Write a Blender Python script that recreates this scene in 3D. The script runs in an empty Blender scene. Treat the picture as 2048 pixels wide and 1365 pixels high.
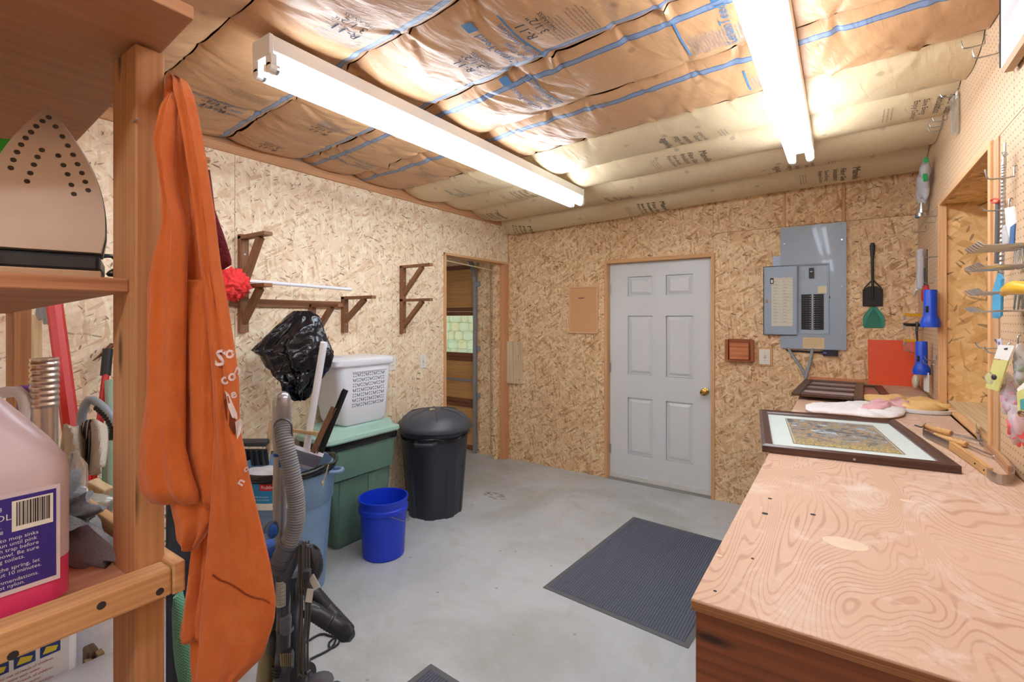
import bpy, bmesh, math, random
from math import sin, cos, pi, radians as R
from mathutils import Vector as V, Matrix, noise
random.seed(7)
SC = bpy.context.scene
COL = SC.collection
# ------------------------------------------------------------------ camera, world, light, exposure
F, YAW, YH, CH = 961.3, R(34.44), 635.5, 1.53          # focal length (px of a 2048 frame), heading, horizon row, eye height
cam = bpy.data.cameras.new('camera')
cam.sensor_width = 36; cam.lens = 36*F/2048; cam.shift_y = (YH-682.5)/2048; cam.clip_start = .02
co = bpy.data.objects.new('camera', cam); COL.objects.link(co)
co.location = (0, 0, CH); co.rotation_euler = (pi/2, 0, YAW)
SC.camera = co
w = bpy.data.worlds.new('daylight'); SC.world = w; w.use_nodes = True
w.node_tree.nodes['Background'].inputs[0].default_value = (.80, .90, 1, 1)
w.node_tree.nodes['Background'].inputs[1].default_value = 1.5
SC.view_settings.view_transform = 'Standard'; SC.view_settings.look = 'None'
SC.view_settings.gamma = 1; SC.view_settings.use_curve_mapping = False
SC.view_settings.exposure = 0.1
TUBE = 23.0                                             # radiance of the fluorescent tubes
# ------------------------------------------------------------------ the room, in metres
XL, XR, YB, YF, ZC = -2.993, .431, 4.288, -2.7, 2.62
XB, HB, Y0B = -.208, 1.06, .833                         # bench: left edge, top, near edge

def P(px, py, X=None, Y=None, Z=None, T=None):
    """a point of the photograph at a known plane (or a known depth) as a place in the room"""
    u = (px-1024)/F; r = V((-sin(YAW)+u*cos(YAW), cos(YAW)+u*sin(YAW), (YH-py)/F))
    t = T if T is not None else X/r.x if X is not None else Y/r.y if Y is not None else (Z-CH)/r.z
    return V((0, 0, CH))+r*t
RIGHT = V((cos(YAW), sin(YAW), 0)); FWD = V((-sin(YAW), cos(YAW), 0))

# ------------------------------------------------------------------ materials
def S(r, g, b):
    f = lambda c: (c/255/12.92 if c <= 10.3 else ((c/255+.055)/1.055)**2.4)
    return (f(r), f(g), f(b), 1)
class NT:
    def __init__(s, name):
        s.m = bpy.data.materials.new(name); s.m.use_nodes = True; s.t = s.m.node_tree
        s.b = s.t.nodes['Principled BSDF']
    def n(s, typ, ins=None, **kw):
        o = s.t.nodes.new('ShaderNode'+typ)
        for k, v in kw.items(): setattr(o, k, v)
        for k, v in (ins or {}).items(): s.put(o.inputs[k], v)
        return o
    def put(s, sock, v):
        if hasattr(v, 'is_output'): s.t.links.new(v, sock)
        else: sock.default_value = v
    def mix(s, fac, a, b, mode='MIX'):
        o = s.t.nodes.new('ShaderNodeMix'); o.data_type = 'RGBA'; o.blend_type = mode
        s.put(o.inputs[0], fac); s.put(o.inputs[6], a); s.put(o.inputs[7], b)
        return o.outputs[2]
    def math(s, op, a, b=0., c=0.):
        o = s.t.nodes.new('ShaderNodeMath'); o.operation = op
        s.put(o.inputs[0], a); s.put(o.inputs[1], b); s.put(o.inputs[2], c)
        return o.outputs[0]
    def uv(s): return s.n('TexCoord').outputs['UV']
    def map(s, vec, scale=(1, 1, 1), rot=0, loc=(0, 0, 0)):       # turned first, then scaled
        if rot: vec = s.n('Mapping', {'Vector': vec, 'Rotation': (0, 0, rot)}).outputs[0]
        return s.n('Mapping', {'Vector': vec, 'Scale': scale, 'Location': loc}).outputs[0]
    def noise(s, vec, scale=5, detail=3, rough=.5, dist=0):
        return s.n('TexNoise', {'Vector': vec, 'Scale': scale, 'Detail': detail, 'Roughness': rough, 'Distortion': dist})
    def ramp(s, fac, stops):
        o = s.n('ValToRGB', {'Fac': fac}); e = o.color_ramp.elements
        while len(e) < len(stops): e.new(.5)
        for x, (p, c) in zip(e, stops): x.position = p; x.color = c
        return o.outputs[0]
    def bump(s, h, strength=.3, dist=.002):
        o = s.n('Bump', {'Height': h, 'Strength': strength, 'Distance': dist})
        s.put(s.b.inputs['Normal'], o.outputs[0])
    def set(s, **kw):
        for k, v in kw.items(): s.put(s.b.inputs[k.replace('_', ' ')], v)
        return s.m
MC = {}
def plain(name, c, rough=.5, metal=0., var=.06, bump=0., scale=30, trans=0., alpha=1., sss=0., coat=0.):
    """a plain surface with slight uneven colour"""
    if name in MC: return MC[name]
    k = NT(name); n = k.noise(k.n('TexCoord').outputs['Object'], scale, 4)
    dark = tuple(x*(1-var*2.2) for x in c[:3])+(1,)
    k.set(Base_Color=k.mix(n.outputs[0], dark, tuple(min(1, x*(1+var)) for x in c[:3])+(1,)), Roughness=rough, Metallic=metal)
    if bump: k.bump(n.outputs[0], bump, .003)
    if trans: k.set(Transmission_Weight=trans, IOR=1.2)
    if alpha < 1: k.set(Alpha=alpha)
    if coat: k.set(Coat_Weight=coat)
    MC[name] = k.m
    return k.m
def wood(name, c1, c2, rough=.6, freq=1., knots=False, bump=.15):
    if name in MC: return MC[name]
    k = NT(name); uv = k.uv()
    warp = k.noise(k.map(uv, (2, 9, 1)), 1, 2)
    a = k.noise(k.map(uv, (1.3, 34*freq, 1)), 1.3, 4, .6, .6).outputs[0]
    fine = k.noise(k.map(uv, (6, 420*freq, 1)), 1, 2).outputs[0]
    w = k.n('TexWave', {'Vector': k.map(uv, (.5, 16*freq, 1)), 'Scale': 1.6, 'Distortion': 7, 'Detail': 2, 'Detail Scale': 1.1}, bands_direction='Y').outputs['Fac']
    f = k.math('ADD', k.math('MULTIPLY', a, .62), k.math('ADD', k.math('MULTIPLY', w, .13), k.math('MULTIPLY', fine, .28)))
    col = k.ramp(f, [(.33, c2), (.5, tuple((x+y)/2 for x, y in zip(c1, c2))), (.68, c1)])
    col = k.mix(k.math('MULTIPLY', warp.outputs[0], .3), col, c2)
    if knots:
        v = k.n('TexVoronoi', {'Vector': k.map(uv, (2.2, 9, 1)), 'Scale': 1.0}, voronoi_dimensions='2D').outputs['Distance']
        col = k.mix(k.ramp(v, [(.03, (1, 1, 1, 1)), (.10, (0, 0, 0, 1))]), col, tuple(x*.25 for x in c2[:3])+(1,))
    k.set(Base_Color=col, Roughness=rough); k.bump(f, bump, .001)
    MC[name] = k.m
    return k.m
def osb(name, pale, mid, brown, dark, size=1.):
    k = NT(name); uv = k.uv()
    uvw = k.n('VectorMath', {0: uv, 1: k.math('MULTIPLY', 1., 0.)}, operation='ADD').outputs[0]
    col = k.mix(k.noise(uv, 6, 3).outputs[0], mid, pale); h = None
    for i, (ang, L, W, cut) in enumerate([(.35, .11, .036, .2), (1.5, .12, .032, .40), (-.6, .09, .026, .5), (2.3, .12, .024, .52), (.95, .08, .020, .6), (-1.1, .085, .017, .66), (.1, .07, .014, .72)]):
        vo = k.n('TexVoronoi', {'Vector': k.map(uvw, (1/L/size, 1/W/size, 1), ang, (i*3.1, i*7.7, 0)), 'Scale': 1}, voronoi_dimensions='2D')
        rgb = k.n('SeparateColor', {0: vo.outputs['Color']})
        c = k.ramp(rgb.outputs[0], [(0, brown), (.16, mid), (.5, tuple((x+y)/2 for x, y in zip(mid, pale))), (.75, pale), (1, tuple(min(1, x*1.15) for x in pale[:3])+(1,))])
        mask = k.math('GREATER_THAN', rgb.outputs[1], cut)
        edge = k.ramp(vo.outputs['Distance'], [(.45, (0, 0, 0, 1)), (.75, (1, 1, 1, 1))])
        col = k.mix(k.math('MULTIPLY', mask, .72), col, k.mix(k.math('MULTIPLY', edge, .25), c, brown))
        hh = k.math('MULTIPLY', mask, rgb.outputs[2]); h = hh if h is None else k.math('MAXIMUM', h, hh)
    for i, (ang, L, W, cut) in enumerate([(.7, .034, .0065, .955), (2.0, .045, .007, .955), (-.35, .03, .009, .965), (1.3, .055, .012, .975)]):
        vo = k.n('TexVoronoi', {'Vector': k.map(uvw, (1/L/size, 1/W/size, 1), ang, (i*5.3+2, i*1.7, 0)), 'Scale': 1}, voronoi_dimensions='2D')
        rgb = k.n('SeparateColor', {0: vo.outputs['Color']})
        m = k.math('MULTIPLY', k.math('GREATER_THAN', rgb.outputs[1], cut), k.math('LESS_THAN', vo.outputs['Distance'], .42))
        col = k.mix(k.math('MULTIPLY', m, k.math('ADD', .2, k.math('MULTIPLY', rgb.outputs[0], .65))), col, dark)
    k.set(Base_Color=col, Roughness=.62); k.bump(h, .35, .0012)
    return k.m
OSB_L = osb('pale_strand_board', S(250, 232, 204), S(237, 210, 174), S(204, 166, 122), S(122, 84, 58), 1.0)
OSB_B = osb('tan_strand_board', S(246, 216, 174), S(222, 178, 128), S(170, 118, 70), S(92, 56, 32), .9)
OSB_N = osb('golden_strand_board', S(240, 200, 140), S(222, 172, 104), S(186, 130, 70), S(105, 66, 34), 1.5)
FIR = wood('old_fir', S(202, 148, 98), S(170, 114, 70), knots=True)
FIR_L = wood('yellow_fir', S(226, 180, 126), S(192, 140, 90), knots=True)
PLY = wood('brown_plywood', S(196, 144, 106), S(176, 124, 88), freq=.35, bump=.06)
TRIM = wood('light_trim_wood', S(236, 190, 138), S(206, 152, 100))
DARKW = wood('brown_bracket_wood', S(160, 112, 74), S(112, 72, 44))
REDW = wood('reddish_wood', S(196, 118, 70), S(140, 74, 40))
WALN = wood('dark_stained_wood', S(104, 70, 52), S(60, 38, 28), rough=.4)
MAPLE = wood('tool_handle_wood', S(226, 180, 120), S(188, 136, 80))
PALEW = wood('pale_lumber', S(226, 202, 162), S(192, 158, 112), freq=.6)
BLACKP = plain('black_plastic', S(34, 35, 38), .42, bump=.05)
DGREY = plain('dark_grey_plastic', S(62, 64, 68), .4)
WHITEP = plain('white_plastic', S(238, 240, 244), .35, var=.02)
STEEL = plain('steel_wire', S(190, 192, 194), .28, 1., var=.05)
CHROME = plain('chrome', S(215, 215, 218), .16, 1., var=.08, scale=12)
BRASS = plain('brass', S(205, 170, 90), .22, 1.)
PAPER = plain('white_paper', S(240, 238, 230), .7, var=.02)
CREAMPAPER = plain('cream_paper', S(232, 218, 180), .7, var=.04)
INK = plain('black_ink', S(52, 46, 48), .8, var=0)
INKB = plain('blue_ink', S(76, 122, 164), .8, var=.05)
CLEAR = plain('clear_plastic', S(236, 240, 242), .12, var=0, trans=.85, alpha=.62)
FOAM = plain('crinkled_clear_bag', S(228, 230, 236), .18, var=.05, bump=.8, scale=60, alpha=.55)
# ------------------------------------------------------------------ geometry helpers
def frame(d, up=V((0, 0, 1))):
    d = d.normalized(); a = up.cross(d)
    if a.length < 1e-4: a = V((1, 0, 0)).cross(d)
    a.normalize(); return a, d.cross(a).normalized()
def smooth_path(pts, step):
    pts = [V(p) for p in pts]; out = []
    q = [2*pts[0]-pts[1]]+pts+[2*pts[-1]-pts[-2]]
    for i in range(1, len(q)-2):
        p0, p1, p2, p3 = q[i-1:i+3]; n = max(2, int((p2-p1).length/step))
        for k in range(n):
            t = k/n
            out.append(.5*((2*p1)+(p2-p0)*t+(2*p0-5*p1+4*p2-p3)*t*t+(3*p1-p0-3*p2+p3)*t**3))
    return out+[pts[-1]]
class MB:
    def __init__(s): s.v = []; s.f = []; s.uv = None
    def add(s, vs, fs):
        o = len(s.v); s.v += [V(p) for p in vs]; s.f += [tuple(i+o for i in f) for f in fs]; return s
    def hexa(s, c): return s.add(c, [(0, 3, 2, 1), (4, 5, 6, 7), (0, 1, 5, 4), (1, 2, 6, 5), (2, 3, 7, 6), (3, 0, 4, 7)])
    def box(s, a, b):
        (x0, x1), (y0, y1), (z0, z1) = [sorted((a[i], b[i])) for i in range(3)]
        return s.hexa([(x0, y0, z0), (x1, y0, z0), (x1, y1, z0), (x0, y1, z0), (x0, y0, z1), (x1, y0, z1), (x1, y1, z1), (x0, y1, z1)])
    def obox(s, c, size, m):
        c = V(c); h = V(size)/2
        return s.hexa([c+m@V((sx*h.x, sy*h.y, sz*h.z)) for sz in (-1, 1) for sx, sy in ((-1, -1), (1, -1), (1, 1), (-1, 1))])
    def bar(s, p, q, w, h, up=V((0, 0, 1))):
        p, q = V(p), V(q); a, b = frame(q-p, V(up))
        return s.hexa([e+a*sx*w/2+b*sy*h/2 for e in (p, q) for sx, sy in ((-1, -1), (1, -1), (1, 1), (-1, 1))])
    def loft(s, rings, caps=True, closed=True):
        n = len(rings[0]); o = len(s.v); s.v += [V(p) for r in rings for p in r]
        for i in range(len(rings)-1):
            for j in range(n if closed else n-1):
                k = (j+1) % n; s.f.append((o+i*n+j, o+i*n+k, o+(i+1)*n+k, o+(i+1)*n+j))
        if caps: s.f += [tuple(o+j for j in reversed(range(n))), tuple(o+(len(rings)-1)*n+j for j in range(n))]
        return s
    def lathe(s, c, prof, n=24, axis=V((0, 0, 1)), caps=True, sq=None):
        c = V(c); axis = V(axis).normalized(); a, b = frame(axis, V((0, 1, .01)))
        def ring(r, z):
            if r < 1e-4: r = 1e-4
            return [c+axis*z+(a*cos(2*pi*j/n)+b*sin(2*pi*j/n))*r for j in range(n)]
        return s.loft([ring(r, z) for r, z in prof], caps)
    def tube(s, pts, r, n=8, step=None, rib=0):
        pts = smooth_path(pts, step) if step else [V(p) for p in pts]
        rings = []; up = V((0, 0, 1)); a = None
        for i, p in enumerate(pts):
            d = (pts[min(i+1, len(pts)-1)]-pts[max(i-1, 0)]).normalized()
            if a is None: a, b = frame(d, V((.13, .2, 1)))
            else: a = (a-d*a.dot(d)).normalized(); b = d.cross(a)
            rr = (r(i/(len(pts)-1)) if callable(r) else r)*(1+(rib if i % 2 else 0))
            rings.append([p+(a*cos(2*pi*j/n)+b*sin(2*pi*j/n))*rr for j in range(n)])
        return s.loft(rings)
    def prism(s, poly, vec):
        vec = V(vec); a = [V(p) for p in poly]; return s.loft([a, [p+vec for p in a]])
    def ell(s, c, rx, ry, rz, n=16, m=10, k=1., fn=None):
        c = V(c); rings = []
        sg = lambda x, p: math.copysign(abs(x)**p, x)
        for i in range(m+1):
            th = -pi/2+pi*i/m
            th = max(-pi/2+.03, min(pi/2-.03, th))
            ring = []
            for j in range(n):
                ph = 2*pi*j/n
                d = V((rx*sg(cos(th), k)*sg(cos(ph), k), ry*sg(cos(th), k)*sg(sin(ph), k), rz*sg(sin(th), k)))
                ring.append(c+(fn(d) if fn else d))
            rings.append(ring)
        return s.loft(rings)
    def grid(s, fn, nu, nv, uv=None):
        o = len(s.v)
        for i in range(nu+1):
            for j in range(nv+1): s.v.append(V(fn(i/nu, j/nv)))
        for i in range(nu):
            for j in range(nv):
                q = o+i*(nv+1)+j; s.f.append((q, q+nv+1, q+nv+2, q+1))
        if uv: s.uv = [uv(i/nu, j/nv) for i in range(nu+1) for j in range(nv+1)]
        return s
    def text(s, body, size, place, fine=True):
        vs, fs = text_mesh(body, size)
        return s.add([place(x, y) for x, y in vs], fs)
    def build(s, name, mat, parent=None, bevel=0, smooth=None, solid=0, grain=None, flip=False, **props):
        me = bpy.data.meshes.new(name)
        off = V((0, 0, 0)); p = parent
        if parent is not None:
            while p is not None: off += p.location; p = p.parent
        elif s.v and 'keep' not in props:
            lo = V([min(v[i] for v in s.v) for i in range(3)]); hi = V([max(v[i] for v in s.v) for i in range(3)])
            off = V(((lo.x+hi.x)/2, (lo.y+hi.y)/2, lo.z))
        me.from_pydata([v-off for v in s.v], [], s.f); 
        bm = bmesh.new(); bm.from_mesh(me)
        if s.uv is None: bmesh.ops.recalc_face_normals(bm, faces=bm.faces)
        if flip: bmesh.ops.reverse_faces(bm, faces=bm.faces)
        bm.to_mesh(me); bm.free()
        ul = me.uv_layers.new(name='UVMap').data
        if s.uv is not None:
            for l in me.loops: ul[l.index].uv = s.uv[l.vertex_index]
        else:
            lo = [min(v[i] for v in s.v) for i in range(3)]; hi = [max(v[i] for v in s.v) for i in range(3)]
            g = grain if grain is not None else max(range(3), key=lambda i: hi[i]-lo[i])
            ru, rv = (random.random()*9, random.random()*9)
            for po in me.polygons:
                ax = max(range(3), key=lambda i: abs(po.normal[i]))
                o = [i for i in range(3) if i != ax]
                if g in o: iu, iv = g, [i for i in o if i != g][0]
                else: iu, iv = o
                for li in po.loop_indices:
                    c = me.vertices[me.loops[li].vertex_index].co+off
                    ul[li].uv = (c[iu]+ru, c[iv]+rv)
        me.materials.append(mat)
        ob = bpy.data.objects.new(name, me); COL.objects.link(ob)
        if parent is not None: ob.parent = parent
        else: ob.location = off
        if smooth is not None:
            for po in me.polygons: po.use_smooth = True
            me.set_sharp_from_angle(angle=R(smooth))
        if solid:
            so = ob.modifiers.new('thick', 'SOLIDIFY'); so.thickness = solid; so.offset = 0
        if bevel:
            b = ob.modifiers.new('bevel', 'BEVEL'); b.width = bevel; b.segments = 2; b.limit_method = 'ANGLE'; b.angle_limit = R(40)
        for k, v in props.items():
            if k != 'keep': ob[k] = v
        return ob
TXT = {}
def text_mesh(body, size):
    bold = .03 if body.startswith('*') else 0; body_ = body.lstrip('*')
    if body not in TXT:
        c = bpy.data.curves.new('t', 'FONT'); c.body = body_; c.offset = bold; c.size = 1; c.resolution_u = 2
        o = bpy.data.objects.new('t', c); COL.objects.link(o)
        dg = bpy.context.evaluated_depsgraph_get(); dg.update(); e = o.evaluated_get(dg); me = e.to_mesh()
        TXT[body] = ([tuple(v.co[:2]) for v in me.vertices], [tuple(p.vertices) for p in me.polygons])
        e.to_mesh_clear(); bpy.data.objects.remove(o); bpy.data.curves.remove(c)
    vs, fs = TXT[body]
    return [(x*size, y*size) for x, y in vs], fs
def thing(name, label, cat, loc, group=None):
    o = bpy.data.objects.new(name, None); COL.objects.link(o); o.location = loc; o.empty_display_size = .05
    o['label'] = label; o['category'] = cat
    if group: o['group'] = group
    return o
def struct(name, loc=(0, 0, 0), label=None):
    o = bpy.data.objects.new(name, None); COL.objects.link(o); o.location = loc; o['kind'] = 'structure'
    if label: o['label'] = label
    return o
def tag(o, label, cat, group=None):
    o['label'] = label; o['category'] = cat
    if group: o['group'] = group
    return o
def B(name, a, b, mat, parent=None, bevel=0, **k): return MB().box(a, b).build(name, mat, parent, bevel, **k)
def RZ(a): return Matrix.Rotation(a, 3, 'Z')
# ================================================================== THE SETTING
# floor
k = NT('concrete'); uv = k.uv()
n1 = k.noise(k.map(uv, (1, 1, 1)), 1.1, 6, .6, .3).outputs[0]; n2 = k.noise(uv, 14, 5, .65).outputs[0]; n3 = k.noise(uv, 2.6, 7, .7, 1.5).outputs[0]
c = k.ramp(n1, [(.3, S(188, 194, 198)), (.5, S(204, 211, 216)), (.7, S(214, 222, 228))])
c = k.mix(k.ramp(n3, [(.56, (0, 0, 0, 1)), (.74, (.55, .55, .55, 1))]), c, S(186, 176, 150))
c = k.mix(k.math('MULTIPLY', n2, .22), c, S(150, 148, 142))
sp = k.n('TexVoronoi', {'Vector': uv, 'Scale': 2.3}, voronoi_dimensions='2D').outputs['Distance']
c = k.mix(k.ramp(sp, [(.009, (.7, .7, .7, 1)), (.022, (0, 0, 0, 1))]), c, S(112, 104, 92))
n4 = k.noise(k.map(uv, (1, 1, 1), 0, (4, 9, 0)), .9, 8, .68, .6).outputs[0]
c = k.mix(k.ramp(n4, [(.45, (0, 0, 0, 1)), (.62, (.8, .8, .8, 1))]), c, S(172, 174, 170))
k.set(Base_Color=c, Roughness=k.ramp(n3, [(.3, (.32, .32, .32, 1)), (.8, (.6, .6, .6, 1))])); k.bump(n2, .12, .002)
B('floor', (-7.2, YF-.6, -.12), (1.2, YB+.5, 0), k.m, kind='structure')
# smudges of dirt on the slab stay put: thin stains
# ---- left wall: strand board sheets on a stud core
wl = struct('wall_left')
OY0, OY1, OZ = 3.262, 4.17, 2.125                        # opening into the garage
t_ = .012
for y0, y1, z0, z1 in ((YF, -1.007, 0, ZC), (-1.005, .213, 0, ZC), (.215, 1.433, 0, ZC), (1.4355, 2.653, 0, ZC), (2.6545, OY0, 0, ZC), (OY0, YB, OZ, ZC)):
    B('strand_board_sheet', (XL-t_, y0, z0), (XL, y1, z1), OSB_L, wl, .0012, grain=2)
B('wall_core', (XL-.115, YF, 0), (XL-t_, OY0-.002, ZC), PALEW, wl); B('wall_core', (XL-.115, OY0-.002, OZ+.002), (XL-t_, YB, ZC), PALEW, wl)
B('garage_side_sheet', (XL-.127, YF, 0), (XL-.115, OY0, ZC), OSB_B, wl, grain=2)
# ---- back wall
wb = struct('wall_back')
DX0, DX1, DZ = -1.842, -.905, 2.045
for x0, x1, z0, z1, dy in ((XL+.002, -1.855, 0, ZC, 0), (-1.853, -.892, DZ+.03, ZC, 0), (-.89, XR+.3, 0, 2.236, 0), (-.89, -.378, 2.238, ZC, 0), (-.361, .002, 2.238, ZC, -.002), (.022, XR+.3, 2.238, ZC, 0)):
    B('strand_board_sheet', (x0, YB+dy, z0), (x1, YB+t_, z1), OSB_B, wb, .0012, grain=2)
for x in (-.378, .003): B('joint_batten', (x, YB-.008, 2.2), (x+.018, YB+t_, ZC), TRIM, wb, .001)
B('wall_core', (XL-.5, YB+t_, DZ+.03), (XR+.8, YB+.12, ZC+.1), PALEW, wb)
B('wall_core', (-1.84, YB+.11, 0), (-.9, YB+.115, DZ+.03), PALEW, wb)
B('wall_core', (XL-.05, YB+t_, 0), (-1.855, YB+.12, DZ+.03), PALEW, wb); B('wall_core', (-.89, YB+t_, 0), (XR+.8, YB+.12, DZ+.03), PALEW, wb)
B('strand_board_sheet', (-1.853, YB+.0, 0), (-1.848, YB+t_, DZ+.03), OSB_B, wb)
# ---- right wall: pegboard with a recess
k = NT('pegboard'); uv = k.uv(); sc = k.n('VectorMath', {0: uv, 3: 1/.0254}, operation='SCALE').outputs[0]
fr = k.n('VectorMath', {0: sc}, operation='FRACTION').outputs[0]
dd = k.n('VectorMath', {0: fr, 1: (.5, .5, .5)}, operation='SUBTRACT').outputs[0]
xy = k.n('SeparateXYZ', {0: dd}); r2 = k.math('SQRT', k.math('ADD', k.math('POWER', xy.outputs[0], 2), k.math('POWER', xy.outputs[1], 2)))
hole = k.math('LESS_THAN', r2, .115)
base = k.mix(k.noise(uv, 90, 3).outputs[0], S(204, 166, 128), S(222, 186, 148))
k.set(Base_Color=k.mix(hole, base, S(48, 30, 18)), Roughness=.55); k.bump(k.math('SUBTRACT', 1, hole), .8, .003)
PEG = k.m
wr = struct('wall_right')
NY0, NY1, NZ = 2.30, 3.372, 2.125
for y0, y1, z0, z1 in ((YF, .84, 2.134, ZC), (.842, 2.06, 2.134, ZC), (2.062, 3.28, 2.134, ZC), (3.2815, YB, 2.134, ZC), (NY1+.012, YB, HB+.01, 2.132), (YF, .9, HB-.02, 2.132), (.902, 2.215, HB-.0, 2.132)):
    B('pegboard_sheet', (XR, y0, z0), (XR+.006, y1, z1), PEG, wr, .0008, grain=1)
B('wall_core', (XR+.006, YF, NZ+.02), (XR+.1, YB, ZC), PALEW, wr); B('wall_core', (XR+.008, YF, 0), (XR+.1, 2.285, NZ+.02), PALEW, wr)
B('wall_core', (XR+.008, NY1+.012, 0), (XR+.7, YB, NZ+.02), PALEW, wr); B('wall_core', (XR+.008, 2.25, 0), (XR+.1, NY1+.02, HB-.03), PALEW, wr)
B('plywood_edge', (XR-.004, 2.219, HB-.0), (XR+.012, 2.285, 2.13), wood('edge_plywood', S(226, 184, 138), S(180, 130, 86), freq=2), wr, .001)
B('recess_trim', (XR-.012, 2.285, HB), (XR+.006, 2.318, 2.135), TRIM, wr, .002)
B('recess_trim', (XR-.01, NY1-.012, HB), (XR+.024, NY1+.01, NZ), TRIM, wr, .002)
B('recess_trim', (XR-.008, 2.3, NZ-.004), (XR+.01, NY1+.01, NZ+.018), TRIM, wr, .002)
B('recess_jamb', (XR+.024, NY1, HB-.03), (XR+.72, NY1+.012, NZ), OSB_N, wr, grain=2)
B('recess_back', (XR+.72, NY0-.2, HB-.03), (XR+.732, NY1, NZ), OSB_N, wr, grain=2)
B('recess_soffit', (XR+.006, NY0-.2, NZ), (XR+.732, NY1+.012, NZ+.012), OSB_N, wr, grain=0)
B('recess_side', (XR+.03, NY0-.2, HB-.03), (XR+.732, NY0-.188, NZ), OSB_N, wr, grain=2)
B('recess_sill', (XR+.03, NY0-.18, HB-.03), (XR+.70, NY1, HB+.035), PALEW, wr, .003)
B('recess_sill_edge', (XR+.004, NY0, HB+.001), (XR+.03, NY1-.012, HB+.02), TRIM, wr, .003)
B('recess_step', (XR+.30, 2.72, HB+.035), (XR+.70, NY1, HB+.062), PALEW, wr, .003); B('recess_step', (XR+.17, 3.02, HB+.035), (XR+.30, NY1, HB+.05), PALEW, wr, .003)
# ---- wall behind the photographer
wf = struct('wall_front')
for i in range(3): B('strand_board_sheet', (XL+i*1.2, YF-.012, 0), (XL+i*1.2+1.198, YF, ZC), OSB_L, wf, grain=2)
B('wall_core', (XL-.2, YF-.1, 0), (XR+.2, YF-.013, ZC), PALEW, wf)
# ---- trims
B('trim_1', (XL, YF, 2.504), (XL+.02, YB, 2.574), wood('plate_wood', S(222, 172, 126), S(184, 130, 86)), None, .002, kind='structure')
tr = struct('trim_2')                                     # casing of the garage opening
B('side_casing', (XL-.118, OY0, 0), (XL+.016, OY0+.022, OZ), TRIM, tr, .002)
B('head_casing', (XL-.118, OY0, OZ-.022), (XL+.018, YB-.002, OZ), TRIM, tr, .002)
B('corner_stud', (XL-.118, OY1, 0), (XL-.055, YB-.001, OZ-.022), OSB_B, tr, grain=2)
B('corner_stud', (XL-.055, OY1+.04, 0), (XL+.012, YB-.001, OZ-.022), wood('corner_stud_wood', S(222, 168, 120), S(190, 130, 86)), tr, .002)
tr = struct('trim_3')                                     # casing of the white door
for x in (DX0-.026, DX1): B('side_casing', (x, YB-.012, 0), (x+.028, YB+.085, DZ), TRIM, tr, .002)
B('head_casing', (DX0-.028, YB-.012, DZ-.002), (DX1+.03, YB+.085, DZ+.03), TRIM, tr, .002)
B('trim_4', (-.200, YB-.016, HB), (.172, YB, HB+.022), wood('sill_trim_wood', S(214, 150, 104), S(186, 120, 76)), None, .002, kind='structure')
# corner block of pale wood
cb = thing('wall_block', 'pale plywood block nailed over the corner stud beside the garage opening', 'wood block', (-2.92, YB-.03, .824))
B('block', (-3.0, YB-.042, .825), (-2.80, YB, 1.272), wood('grey_plywood', S(238, 218, 180), S(196, 168, 130), freq=.35), cb, .002)
for x, z in ((-2.985, 1.24), (-2.84, 1.25), (-2.83, 1.12), (-2.985, 1.0), (-2.86, .86), (-2.82, .87)):
    MB().lathe((x, YB-.043, z), [(.005, 0), (.005, .002)], 8, (0, 1, 0)).build('screw', INK, cb)
# ---- white six panel door
DP = plain('door_paint', S(224, 229, 233), .38, var=.012)
dr = struct('door_1', (-1.38, YB+.08, 0), 'white six panel door with brass knob and light wood casing')
dx0, dx1, dzb, dzt = -1.838, -.905, .02, 2.04; dy = YB+.062
cols = ((-1.661, -1.427), (-1.304, -1.069)); rows_ = ((.245, .778), (.997, 1.546), (1.73, 1.912))
B('core', (dx0, dy+.020, dzb), (dx1, dy+.045, dzt), DP, dr)
m = MB()
xs = [dx0, cols[0][0], cols[0][1], cols[1][0], cols[1][1], dx1]; zs = [dzb, .245, .778, .997, 1.546, 1.73, 1.912, dzt]
for i in (0, 2, 4): m.box((xs[i], dy, dzb), (xs[i+1], dy+.021, dzt))
for a, b in ((dzb, .245), (.778, .997), (1.546, 1.73), (1.912, dzt)):
    for x0, x1 in cols: m.box((x0, dy, a), (x1, dy+.021, b))
m.build('stiles_and_rails', DP, dr)
for x0, x1 in cols:
    for z0, z1 in rows_:
        m = MB(); ring = lambda e, y: [(x0+e, y, z0+e), (x1-e, y, z0+e), (x1-e, y, z1-e), (x0+e, y, z1-e)]
        m.loft([ring(-.001, dy+.019), ring(.002, dy+.019), ring(.012, dy+.018), ring(.036, dy+.004), ring(.040, dy+.003)])
        m.build('panel', DP, dr)
for z in (1.80, 1.05, .27): 
    h = MB().lathe((-1.834, dy-.006, z-.045), [(.006, 0), (.006, .09)], 8).box((-1.834, dy-.003, z-.045), (-1.826, dy+.001, z+.045)).build('hinge', STEEL, dr)
kn = MB().lathe((-.968, dy, .893), [(.033, 0), (.033, .006), (.014, .012), (.013, .03), (.024, .038), (.031, .05), (.029, .062), (.015, .068)], 20, (0, -1, 0)).build('knob', BRASS, dr, smooth=40)
B('latch_plate', (-.905, dy-.001, .84), (-.901, dy+.02, .95), BRASS, dr)
B('sweep', (dx0, dy-.012, .006), (dx1, dy, .05), plain('dirty_white', S(226, 228, 226), .5, var=.06), dr, .003)
B('threshold', (dx0, YB+.0, 0), (dx1, YB+.08, .006), plain('grey_sill', S(150, 150, 146), .5), dr)
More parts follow.
